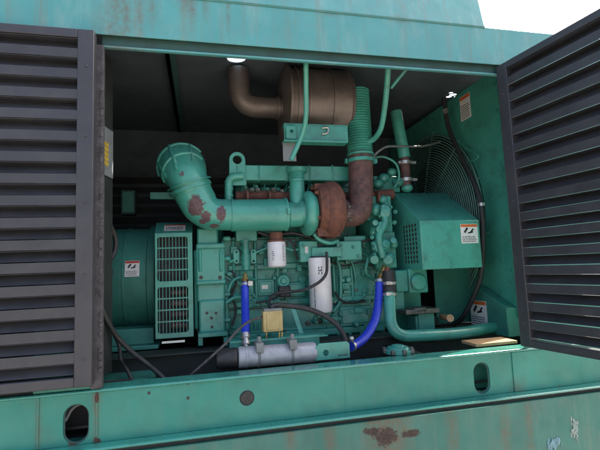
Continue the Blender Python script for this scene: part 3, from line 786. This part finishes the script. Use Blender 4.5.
p = ctr(284, 214.5, iy); c2.lathe((p.x, iy, p.z), X, [(0, .079), (0, .087), (.012, .087), (.012, .079)], 36, False); c2.box((p.x, iy-.098, p.z-.01), (p.x+.014, iy-.08, p.z+.02))
c2.build('hose_clamp', M['engine'], ain)
bxb = MB(); bxb.px(150, 192, 180, 199, .80, .03); bxb.build('air_cleaner_bracket', M['engine'], ain, .003)
cbx = thing('junction_box', 'small dark green box on the left inner wall behind the alternator', 'box', ctr(128, 212, 1.0))
jbm = MB(); jbm.px(121, 190, 135, 214, 1.0, .1); jbm.build('box_body', M['deepgreen'], cbx, .004)
jl = MB(); jl.px(122.5, 192, 133.5, 212, .994, .005); jl.build('lid', M['inner'], cbx, .002)

# ------------------------------------------------------------------ muffler and exhaust
MY = .56
muf = thing('muffler', 'heat-browned steel silencer drum hung under the roof with its outlet pipe', 'muffler', ctr(310, 100, MY))
ma, mz_ = ctr(283, 100, MY), ctr(300, 106, MY)
rm = .208
me_ = ctr(344, 100, MY).x-ma.x
zc = mz_.z
MB().lathe((ma.x, MY, zc), X, [(-.012, .09), (-.008, rm-.05), (0, rm-.02), (.002, rm+.012), (.014, rm+.014), (.018, rm-.004), (me_-.02, rm-.004), (me_-.016, rm+.004), (me_-.004, rm), (me_, .1)], 56).build('muffler_body', M['heat'], muf)
bd = MB()
for dx in (.045, .075, .105, .24): bd.lathe((ma.x+dx, MY, zc), X, [(0, rm-.005), (.0, rm+.003), (.012, rm+.003), (.012, rm-.005)], 56, False)
bd.build('band', M['heat'], muf)
ox = ctr(240, 105, MY); oz = ctr(262, 107.5, MY).z
po = MB().tube(fillet([(ma.x+.02, MY, oz), (ox.x, MY, oz), (ox.x-.005, MY, ROOFZ-.02)], .12, 12), .058, 28); po.build('outlet_pipe', M['heat'], muf)
oc_ = MB(); oc_.lathe((ctr(276, 107, MY).x, MY, oz), X, [(0, .058), (0, .066), (.015, .066), (.015, .058)], 28, False); oc_.build('pipe_collar', M['heat'], muf)
bp = MB(); bp.px(284, 125, 348, 141, MY-.24, .004); bp.px(284, 140, 348, 142, MY-.26, .06); bp.px(284, 124, 348, 126, MY-.24, .05)
bp.build('support_shelf', M['casting'], muf, .002)
ga = MB(); q = ctr(291, 133, MY-.245); ga.plate(rrect(q.x-.028, q.z-.034, q.x+.022, q.z+.03, .006), [circ(q.x, q.z+.004, .009, 14)], (0, MY-.262, 0), X, Z, (0, .006, 0)); ga.build('shelf_bracket', M['engine'], muf, .001)
gr = MB(); gr.px(283, 142, 296, 161, MY-.23, .006); gr.build('hanger_plate', M['greyplate'], muf)
hk = MB().tube(catmull([ctr(322, 128, MY-.247), ctr(328, 128, MY-.25), ctr(327, 133, MY-.25), ctr(322, 134, MY-.247)], 6), .005, 8); hk.build('hook', M['steel'], muf)
hr1 = MB().tube(catmull([at(306, 52, .07), ctr(306, 85, .12), ctr(306, 115, .18), ctr(303, 132, .22), ctr(297, 147, .24), ctr(291, 160, .25)], 6), .012, 12); hr1.build('hanger_rod', M['engine'], muf)
hr2 = MB().tube(catmull([at(389, 55, .08), ctr(387.5, 78, .14), ctr(385, 105, .22), ctr(381, 128, .3), ctr(374, 139, .36), ctr(366, 143, .40)], 6), .0145, 12); hr2.build('hanger_rod', M['engine'], muf)
hr3 = MB().tube([at(412, 62, .08), ctr(391, 88, .19)], .009, 10); hr3.build('hanger_brace', M['casting'], muf)

exh = thing('exhaust_pipe', 'brown scaled exhaust pipe rising from the turbo into a green bellows', 'exhaust pipe', ctr(361, 180, .44))
xb = ctr(360, 150, .44).x
zb0, zb1 = ctr(360, 157, .44).z, ctr(360, 92, .44).z
nb = 26
xtop = ctr(356.5, 95, .44).x
bel = MB(); pts = []; rs_ = []
for k in range(nb*4+1):
    t = k/(nb*4); pts.append((xb+(xtop-xb)*t, .44, zb0+(zb1-zb0)*t)); rs_.append(.0655+.0055*math.cos(2*math.pi*k/4))
bel.tube(pts, rs_, 32); bel.build('flex_bellows', M['engine'], exh, 0, 75)
lowp = fillet([(xb, .44, zb0+.02), ctr(361, 186, .44), ctr(360, 214, .44), ctr(341, 215, .44)], .10, 12)
MB().tube(lowp, .0675, 30).build('elbow_pipe', M['rustdark'], exh)
ue = MB().tube(fillet([(xtop, .44, zb1-.01), (xtop, .44, zc+.02), (xtop-.14, .47, zc+.03)], .09, 10), .06, 26); ue.build('upper_elbow', M['rustdark'], exh)
cc = MB()
cc.lathe((xb, .44, ctr(360, 160.5, .44).z), Z, [(-.014, .066), (-.014, .078), (.006, .078), (.006, .066)], 32, False)
cc.lathe((xb, .44, ctr(360, 155, .44).z), Z, [(-.006, .066), (-.006, .075), (.006, .075), (.006, .066)], 32, False)
for sx in (-1, 1): 
    cc.box((xb+sx*.07-.014, .42, ctr(360, 161.5, .44).z-.012), (xb+sx*.07+.022*sx, .45, ctr(360, 161.5, .44).z+.012))
cc.build('pipe_clamp', M['casting'], exh, .002)

# ------------------------------------------------------------------ filters
of = thing('oil_filter', 'long white spin-on filter can hanging from the green filter head', 'oil filter', ctr(321.5, 312, .44))
a = ctr(321.5, 312.5, .44); zt_ = ctr(321.5, 257.5, .44).z; hh = zt_-a.z; r_ = .0585
MB().lathe(a, Z, [(0, r_*.5), (.003, r_*.9), (.012, r_), (hh-.008, r_), (hh-.004, r_*.985), (hh, r_*.9)], 36).build('filter_can', M['white'], of)
fp = MB()
for j in range(3):
    for i in range(3):
        if (i+j) % 2 == 0 or i == 1:
            t = R(-90-22+j*7); t2 = t+R(5); z = a.z+hh*.70+.014*i
            p1 = V((a.x+(r_+.0004)*math.cos(t), .44+(r_+.0004)*math.sin(t), z)); p2_ = V((a.x+(r_+.0004)*math.cos(t2), .44+(r_+.0004)*math.sin(t2), z+.009))
            fp.obox(p1, V((p2_.x-p1.x, p2_.y-p1.y, 0)), Z*.010, V((math.cos(t), math.sin(t), 0))*.0008)
for i in range(16):
    t = R(-90-48); z = a.z+.03+i*.008; p1 = V((a.x+(r_+.0004)*math.cos(t), .44+(r_+.0004)*math.sin(t), z)); fp.obox(p1, V((-math.sin(t), math.cos(t), 0))*.005, Z*random.uniform(.003, .006), V((math.cos(t), math.sin(t), 0))*.0008)
fp.build('print', M['ink'], of)
MB().lathe((a.x, .44, zt_-.001), Z, [(0, r_*.8), (.008, r_*.8)], 30).build('gasket_ring', M['rubber'], of)
ff = thing('fuel_filter', 'short white filter can with a rusty top under the intake pipe', 'fuel filter', ctr(277, 268, .47))
a = ctr(277.2, 267.5, .47); zt_ = ctr(277.2, 242, .47).z; hh = zt_-a.z; r_ = .0485
MB().lathe(a, Z, [(0, r_*.5), (.003, r_*.88), (.010, r_), (hh-.006, r_), (hh, r_*.94)], 34).build('filter_can', M['white'], ff)
MB().lathe((a.x, .47, zt_-.001), Z, [(0, r_*.95), (.010, r_*.95), (.012, r_*.7), (.05, r_*.7)], 30).build('filter_cap', M['rust'], ff)
fp = MB()
for t0, z0, n_ in ((-128, .3, 5), (-62, .25, 9)):
    for i in range(n_):
        t = R(t0+random.uniform(-3, 3)); z = a.z+hh*z0+i*.010; p1 = V((a.x+(r_+.0004)*math.cos(t), .47+(r_+.0004)*math.sin(t), z)); fp.obox(p1, V((-math.sin(t), math.cos(t), 0))*random.uniform(.006, .013), Z*.004, V((math.cos(t), math.sin(t), 0))*.0008)
fp.build('print', M['greyplate'], ff)

# ------------------------------------------------------------------ block heater with its hoses
HY = .16
ht = thing('block_heater', 'silver cylinder with a black end cap lying on the skid behind the channel', 'heater', ctr(275, 364, HY))
ha, hb_ = ctr(238, 357.5, HY), ctr(315, 352, HY); r_ = .045; dx = (hb_-ha)
MB().lathe(ha, dx, [(0, r_*.93), (.004, r_), (.03, r_), (.031, r_*1.04), (.04, r_*1.04), (.041, r_), (dx.length-.006, r_), (dx.length, r_*.94)], 36).build('heater_can', M['silver'], ht)
e0 = ctr(217, 359, HY); MB().lathe(ha-dx.normalized()*.004, e0-ha, [(0, r_*.95), ((e0-ha).length-.01, r_*.95), ((e0-ha).length, r_*.85)], 24).build('end_cap', M['rubber'], ht, .003)
sb = MB()
for u, v in ((259, 346), (292, 343)):
    p = ctr(u, v, HY-.02); sb.box((p.x-.016, HY-.055, p.z-.022), (p.x+.016, HY+.03, p.z+.018)); sb.bolt((p.x, HY-.03, p.z+.02), .009, .02, (0, 0, 1))
    f_ = (p.x-ha.x)/dx.x; q = ha+dx*f_; sb.lathe(q-dx.normalized()*.008, dx, [(0, r_), (0, r_+.003), (.012, r_+.003), (.012, r_)], 32, False)
sb.build('strap_clamp', M['greyplate'], ht, .002)
tr = MB(); p, q = ctr(225, 349, HY+.05), ctr(330, 338, HY+.05); tr.box((p.x, HY+.03, ha.z-.03), (q.x, HY+.19, ha.z-.024)); tr.box((p.x+.02, HY+.052, ha.z-.03), (q.x-.05, HY+.058, ha.z+.062)); tr.box((p.x+.02, HY+.045, ha.z+.052), (q.x-.01, HY+.16, ha.z+.058)); tr.build('mounting_tray', M['casting'], ht, .002)

HG = 'blue heater hoses'
bh = thing('blue_hose', 'straight blue hose dropping to the silver cylinder beside the tan box', 'hose', ctr(246, 335, .3), HG)
p = [ctr(245, 283, .42), ctr(245, 300, .38), ctr(245.5, 318, .3), ctr(245.5, 336, .22)]
MB().tube(catmull(p, 8), .0195, 18).build('hose', M['blue'], bh)
cl = MB(); cl.lathe(ctr(245.2, 284, .42), p[1]-p[0], [(0, .0195), (0, .0225), (.014, .0225), (.014, .0195)], 20, False); cl.box(*(lambda q: (q-V((.01, .012, .01)), q+V((.012, .01, .012))))(ctr(250, 283.5, .40)))
cl.build('hose_clamp', M['steel'], bh)
bf = MB(); bf.lathe(ctr(245, 283, .42), ctr(245, 270, .47)-ctr(245, 283, .42), [(0, .012), (.012, .012), (.012, .018), (.028, .018), (.028, .011), (.055, .011)], 10); bf.build('brass_fitting', M['brass'], bh)
lf = MB(); lf.lathe(ctr(245.5, 336, .22), ctr(246, 350, .18)-ctr(245.5, 336, .22), [(-.01, .021), (.012, .021), (.012, .015), (.03, .015), (.03, .019), (.045, .019), (.045, .012), (.07, .012)], 12); lf.build('lower_fitting', M['steel'], bh)
bh2 = thing('blue_hose', 'curved blue hose sweeping from the orange fitting to the green bracket', 'hose', ctr(370, 340, .3), HG)
p = [ctr(379.5, 281, .40), ctr(378.5, 300, .37), ctr(375, 320, .31), ctr(366, 336, .25), ctr(355, 345, .2), ctr(351, 346.5, .18)]
MB().tube(catmull(p, 8), .0215, 18).build('hose', M['blue'], bh2)
hp_ = catmull(p, 8); pm = MB()
for k in range(9, 34, 2):
    q_ = hp_[k]; pm.obox(q_+V((-.004, -.0219, -.003)), V((.005, -.0012, 0)), (hp_[k+1]-q_)*random.uniform(.3, .7), (0, -.0006, 0))
pm.build('print', M['sticker'], bh2)
cl = MB(); cl.lathe(p[0], p[1]-p[0], [(-.006, .020), (-.006, .0245), (.010, .0245), (.010, .021)], 20, False); cl.lathe(p[-1], p[-2]-p[-1], [(0, .021), (0, .0245), (.012, .0245), (.012, .021)], 20, False)
cl.blob(ctr(351.5, 338.5, .17), .012); cl.build('hose_clamp', M['steel'], bh2)
bf = MB(); bf.lathe(p[0], ctr(385, 264, .45)-p[0], [(0, .012), (.02, .012), (.02, .019), (.036, .019), (.036, .013), (.10, .013)], 10); bf.build('brass_fitting', M['brass'], bh2)
bfo = MB(); bfo.obox(ctr(383, 276, .39), V((.018, 0, .004)), ctr(387, 268, .39)-ctr(383, 276, .39), (0, .03, 0)); bfo.lathe(ctr(386, 271, .39), (.3, -1, .1), [(0, .012), (.02, .010)], 8); lab(bfo.build('valve_lever', M['copper'], bh2, .003), 'orange red valve lever above the blue hose')

# green bracket with hole
mbk = thing('mounting_bracket', 'bright green angle bracket with a round hole behind the skid channel', 'bracket', ctr(333, 360, .14))
a, b = ctr(315, 352, .12), ctr(350, 352, .12); z0, z1 = -.005+.006, ctr(333, 342.5, .12).z; hc = ctr(326, 353, .12)
MB().plate([(a.x, z0), (b.x, z0), (b.x, z1-.012), (b.x-.012, z1), (a.x+.02, z1), (a.x, z1-.02)], [circ(hc.x, hc.z, .0125, 18)], (0, .12, 0), X, Z, (0, .008, 0)).build('bracket_plate', M['engine'], mbk, .002)
MB().prism([(b.x-.03, .128, z0), (b.x-.03, .30, z0), (b.x-.03, .128, z1)], (.006, 0, 0)).build('gusset', M['engine'], mbk)
mk = MB()
for k in range(5): mk.box((b.x-.055+.009*k, .1192, z0+.012), (b.x-.050+.009*k, .1199, z0+.019))
mk.build('print', M['ink'], mbk)

# tan box
tb_ = thing('relay_box', 'small yellowed plastic box on wire legs above the silver cylinder', 'relay box', ctr(272, 333, .2))
b_ = MB(); b_.px(263, 311, 283, 332, .20, .06); b_.build('housing', M['tan'], tb_, .005)
rbm = MB(); rbm.px(266.5, 313, 280, 330, .1975, .01); rbm.build('front_cover', M['tan'], tb_, .003)
rcap = MB(); rcap.px(264, 308.5, 282, 311.5, .205, .05); rcap.build('lid', M['greyplate'], tb_, .003)
lg = MB()
for u in (266.5, 279.5, 282): lg.cyl(ctr(u, 332, .22), ctr(u, 343, .22), .0035, 8)
lg.build('terminal_leg', M['brass'], tb_)

# ------------------------------------------------------------------ coolant pipes
cpt = thing('coolant_pipe', 'green coolant pipe bending along the skid below the belt guard', 'coolant pipe', ctr(400, 335, .3))
pth = fillet([ctr(389.5, 293, .36), ctr(390.5, 337, .30), ctr(455, 334, .33), ctr(515, 324, .42)], .11, 12)
MB().tube(pth, .0305, 24).build('pipe', M['engine'], cpt)
sl = MB().tube([ctr(388.5, 271, .38), ctr(389, 282, .375), ctr(389.6, 297, .36)], .0335, 22); sl.build('rubber_sleeve', M['rubber'], cpt)
cl = MB()
for v, y_ in ((283, .372), (294, .363)):
    cl.lathe(ctr(389.3, v, y_), Z, [(-.007, .033), (-.007, .0365), (.007, .0365), (.007, .033)], 24, False); q = ctr(388, v, y_-.038); cl.box(q-V((.012, .006, .008)), q+V((.012, .004, .008)))
cl.build('hose_clamp', M['steel'], cpt)
up = thing('radiator_pipe', 'upper green radiator pipe with a brown rubber joint above the belt guard', 'coolant pipe', ctr(404, 190, .6))
MB().tube([ctr(396, 112, .62), ctr(399, 130, .61), ctr(404.5, 158, .60)], .036, 22).build('pipe', M['engine'], up)
MB().tube([ctr(404.3, 158, .60), ctr(406.5, 188, .60)], .029, 20).build('rubber_joint', M['rustdark'], up)
cl = MB()
for v, u in ((163, 404.7), (180, 406)):
    q = ctr(u, v, .60); cl.lathe(q, Z, [(-.010, .03), (-.010, .039), (.010, .039), (.010, .03)], 22, False); cl.box(q+V((.035, -.02, -.008)), q+V((.065, 0, .008))); cl.box(q+V((-.05, -.02, -.008)), q+V((-.03, 0, .008)))
cl.build('hose_clamp', M['steel'], up)
MB().blob(ctr(407, 188, .60), .036, (1, 1, .8)).build('pipe_stub', M['engine'], up)

# ------------------------------------------------------------------ belt guard
bgd = thing('belt_guard', 'boxy teal belt guard with a mesh side and a white warning sticker', 'belt guard', ctr(440, 268, .45))
gy0, gy1 = .30, .60
fl_, fr_ = at(421, 245, gy0), at(481, 245, gy0)
zT, zB = at(421, 221, gy0).z, at(421, 270, gy0).z
zBack = at(400, 193, gy1).z
gx0, gx1 = fl_.x, fr_.x
MB().prism([(gx0+.003, gy0, zB), (gx0+.003, gy0, zT), (gx0+.003, gy1, zBack), (gx0+.003, gy1+.12, zBack), (gx0+.003, gy1+.12, zB)], (gx1-gx0-.003, 0, 0)).build('guard_box', M['engine'], bgd, .005)
m0, m1 = atx(402, 224, gx0), atx(419, 264, gx0)
my0, my1 = m1.y, m0.y
mz0, mz1 = atx(410, 264, gx0).z, atx(410, 224, gx0).z
hl_ = []; ny, nz = 5, 9
for i in range(ny):
    for j in range(nz):
        cy_, cz_ = my0+(my1-my0)*(i+.5)/ny, mz0+(mz1-mz0)*(j+.5)/nz; a_, b__ = (my1-my0)/ny*.36, (mz1-mz0)/nz*.36
        hl_.append(rect(cy_-a_, cz_-b__, cy_+a_, cz_+b__))
MB().plate([(gy0+.001, zB+.001), (gy1+.12, zB+.001), (gy1+.12, zBack-.001), (gy1, zBack-.001), (gy0+.001, zT-.001)], hl_, (gx0, 0, 0), Y, Z, (.0025, 0, 0)).build('mesh_side', M['engine'], bgd)
MB().box((gx0+.0026, my0-.01, mz0-.01), (gx0+.0029, my1+.01, mz1+.01)).build('mesh_dark_sheet', M['ink'], bgd)  # thin black sheet paints the darkness seen through the mesh
s0, s1, s2 = at(461.5, 243.5, gy0), at(478.5, 243.5, gy0), at(461.5, 224, gy0)
sticker(bgd, V((s0.x, gy0-.0005, s0.z)), (s1.x-s0.x, 0, 0), (0, 0, s2.z-s0.z), (0, -1, 0), 'orange')
gsk = MB(); gsk.px(437, 266, 478, 322, .66, .004); gsk.px(435, 266, 438, 318, .655, .01); gsk.build('guard_skirt', M['inner'], bgd, .001)
gbm = MB()
for u, v in ((424, 266), (478, 264), (452, 267)): gbm.bolt(ctr(u, v, gy0), .006, .004)
gbm.build('bolt', M['engine'], bgd)

# ------------------------------------------------------------------ radiator with fan and guard
RX = 2.0
rad = thing('radiator', 'tall green radiator shroud with a round wire fan guard on the right', 'radiator', (RX+.15, .9, .0))
fc = V((RX, 1.10, .70)); FR = .63
cz0 = at(490, 333, .25).z
zt_ = ROOFZ-.05
circ_h = [(fc.y+FR*math.cos(2*math.pi*k/48), fc.z+FR*math.sin(2*math.pi*k/48)) for k in range(48)]
yf = .27
pl = MB().plate([(yf, .03), (DEEP-.04, .02), (DEEP-.04, zt_), (yf, zt_)], [circ_h], (RX+.02, 0, 0), Y, Z, (.006, 0, 0)); pl.build('shroud_panel', M['engine'], rad, .002)
fl2 = MB(); fl2.box((RX+.012, yf-.006, .10), (RX+.14, yf-.0005, zt_)); fl2.build('shroud_flange', M['inner'], rad, .002)
rv = MB()
for k in range(9): rv.bolt((RX+.019, yf+.025, .2+k*.15), .007, .005, (-1, 0, 0))
rv.build('bolt', M['casting'], rad)
MB().lathe((RX+.0265, fc.y, fc.z), X, [(0, FR-.001), (.16, FR-.02), (.16, FR-.005), (0, FR+.004)], 56, False).build('shroud_ring', M['deepgreen'], rad)
MB().box((RX+.26, .5, .06), (RX+.36, DEEP-.06, zt_-.05)).build('radiator_core', M['core'], rad)
gd = MB()
NR = 32
for k in range(NR):
    r_ = .10+(FR-.10)*k/(NR-1); gd.tube([(RX+.006-.05*(1-(r_/FR)**2), fc.y+r_*math.cos(2*math.pi*j/64), fc.z+r_*math.sin(2*math.pi*j/64)) for j in range(64)], .0042 if k < NR-1 else .007, 6, False, True)
for k in range(12):
    t = 2*math.pi*k/12+.2; gd.tube([(RX+.012-.05*(1-(r_/FR)**2), fc.y+r_*math.cos(t), fc.z+r_*math.sin(t)) for r_ in (.09, .25, .4, FR+.03)], .005, 6)
gd.build('fan_guard', M['wire'], rad)
fn = MB()
for k in range(8):
    t = 2*math.pi*k/8; c_, s_ = math.cos(t), math.sin(t); rv_ = V((0, c_, s_)); tv = V((0, -s_, c_))
    o = V((RX+.10, fc.y, fc.z))
    fn.prism([o+rv_*.09-tv*.05+X*-.03, o+rv_*.52-tv*.09+X*-.035, o+rv_*.52+tv*.09+X*.035, o+rv_*.09+tv*.05+X*.03], X*.005)
fn.lathe((RX+.05, fc.y, fc.z), X, [(0, .05), (.01, .11), (.1, .11)], 24)
fn.build('fan', M['core'], rad)
lb = MB(); lb.prism([V((RX-.05, yf, .0)), V((RX-.05, .52, .0)), V((RX-.05, .52, .26)), V((RX-.05, yf+.0, .15))], (.075, 0, 0))
p0 = at(470, 330, .36)
lb.build('radiator_foot', M['inner'], rad, .003)
# stickers on the shroud
def rsticker(u0, v0, u1, v1, x, **k):
    a, b, c = atx(u0, v1, x), atx(u1, v1, x), atx(u0, v0, x)
    du = V((0, b.y-a.y, 0)); sticker(rad, V((x-.0005, a.y, a.z)), du, (0, 0, c.z-a.z), (-1, 0, 0), **k)
rsticker(461.5, 97, 472, 122, RX+.0195, top='orange', icon=False, label='small white sticker near the top of the shroud')
rsticker(472, 300, 488, 324, RX-.051, top='orange', label='white sticker with black pictograms at the foot of the shroud')

# ------------------------------------------------------------------ hoses, cables
def cable(name, label, cat, pts, r, mat, n=10, group=None):
    o = MB().tube(catmull(pts, n), r, 12).build(name, mat); return tag(o, label, cat, group)
cable('black_hose', 'thick black hose running down the radiator shroud past the belt guard', 'hose', [atx(444, 98, 1.93), atx(448, 125, 1.93), atx(458, 150, 1.92), atx(472, 178, 1.91), atx(481, 205, 1.90), atx(483, 240, 1.90), atx(481, 275, 1.90), atx(472, 300, 1.88), atx(462, 318, 1.86), atx(452, 326, 1.84)], .0145, M['rubber'])
hcl = MB()
for a_, b__ in (((481.5, 203), (482, 208)), ((445, 110), (446.5, 116))):
    hcl = MB(); p_, q_ = atx(*a_, 1.90), atx(*b__, 1.90); hcl.lathe(p_, q_-p_, [(0, .0145), (0, .0185), (.018, .0185), (.018, .0145)], 18, False)
    tag(hcl.build('hose_clip', M['steel']), 'steel clip round the black shroud hose beside the belt guard' if a_[1] > 150 else 'steel clip round the top end of the black shroud hose', 'clip', 'clips on the black shroud hose')
cable('shroud_wire', 'thin green wire looping over the shroud beside the black hose', 'wire', [atx(450, 137, 1.96), atx(462, 146, 1.97), atx(475, 153, 1.97), atx(478, 158, 1.97), atx(469, 162, 1.97)], .005, M['casting'])
cable('filter_cable', 'black cable drooping from the oil filter head to the black plug', 'cable', [ctr(326.5, 252, .36), ctr(327, 262, .35), ctr(326, 274, .35), ctr(318, 283, .35), ctr(303, 290, .36), ctr(288, 292, .38), ctr(275, 294, .36), ctr(270, 299, .30), ctr(270, 309, .23)], .0075, M['rubber'])
cable('battery_cable', 'thick grey-black cable arching from the tan box down behind the green bracket', 'cable', [ctr(271, 309, .23), ctr(274, 305.5, .24), ctr(290, 306, .26), ctr(308, 309, .26), ctr(325, 316, .25), ctr(337, 325, .23), ctr(343, 334, .2), ctr(346, 343, .16)], .0125, M['rubber'])
cable('grey_wire', 'thin grey wire slanting from the tan box down past the silver cylinder', 'wire', [ctr(263, 317, .22), ctr(252, 320, .16), ctr(240, 328, .13), ctr(226, 343, .12), ctr(212, 356, .11), ctr(202, 365, .11), ctr(194, 372, .11), ctr(184, 382, .12)], .0055, M['gasket'])
cable('ground_cable', 'long dark cable sagging under the alternator beside the left door', 'cable', [ctr(101, 308, .15), ctr(108, 322, .18), ctr(118, 338, .22), ctr(132, 352, .24), ctr(146, 363, .24), ctr(158, 373, .22), ctr(172, 386, .20)], .0105, M['rubber'])
cable('control_cable', 'dark curved cable hanging over the alternator by the left door', 'cable', [ctr(101, 213, .2), ctr(108, 222, .25), ctr(115, 237, .3), ctr(115, 250, .3), ctr(109, 261, .28), ctr(101, 268, .24)], .011, M['rubber'])
cable('short_cable', 'short dark cable end curling on the floor under the alternator', 'cable', [ctr(112, 330, .3), ctr(119, 345, .3), ctr(121, 360, .28), ctr(127, 370, .24), ctr(134, 384, .22)], .008, M['rubber'])
cable('vent_tube', 'thin grey tube crossing from the bellows clamp to the fan guard', 'tube', [ctr(373, 157, .46), ctr(379, 151, .46), ctr(388, 146.5, .50), ctr(404, 146.5, .56), ctr(424, 146, .66), ctr(440, 142, .76)], .0065, M['greyplate'])
# round cap on the skid
cap = thing('drain_cap', 'oily notched round cap on the skid below the green coolant pipe', 'cap', ctr(398, 352, .14))
c_ = ctr(398, 350, .14); a_ = MB()
a_.lathe((c_.x, .14, .0), Z, [(0, .066), (.016, .066), (.018, .052), (.028, .048), (.030, .03), (.036, .028)], 30); a_.build('cap_body', M['casting'], cap, .002)
nb_ = MB()
for k in range(8):
    t = 2*math.pi*k/8; nb_.box((c_.x+.066*math.cos(t)-.009, .14+.066*math.sin(t)-.009, .001), (c_.x+.066*math.cos(t)+.009, .14+.066*math.sin(t)+.009, .022))
nb_.build('cap_lug', M['oily'], cap, .003)
# plank added to carry the warm sun patch at the right of the skid
plk = thing('plank', 'raw wood board added as the warm sunlit patch on the skid by the right door', 'plank', tuple(at(487, 343, .16)))
a_ = at(470, 346, .12); q_ = at(506, 346, .12)
MB().box((a_.x+.02, .10, .0015), (q_.x+.05, .22, .016)).build('board', M['wood'], plk, .002)
stub = thing('pipe_plug', 'orange round pipe end poking out under the belt guard', 'pipe plug', ctr(449, 318, .40))
MB().lathe(ctr(449.5, 318, .40), (-.2, -1, .05), [(-.12, .017), (-.002, .017), (0, .020), (.012, .020), (.012, .014), (.008, .012)], 16).build('plug_body', M['wood'], stub)
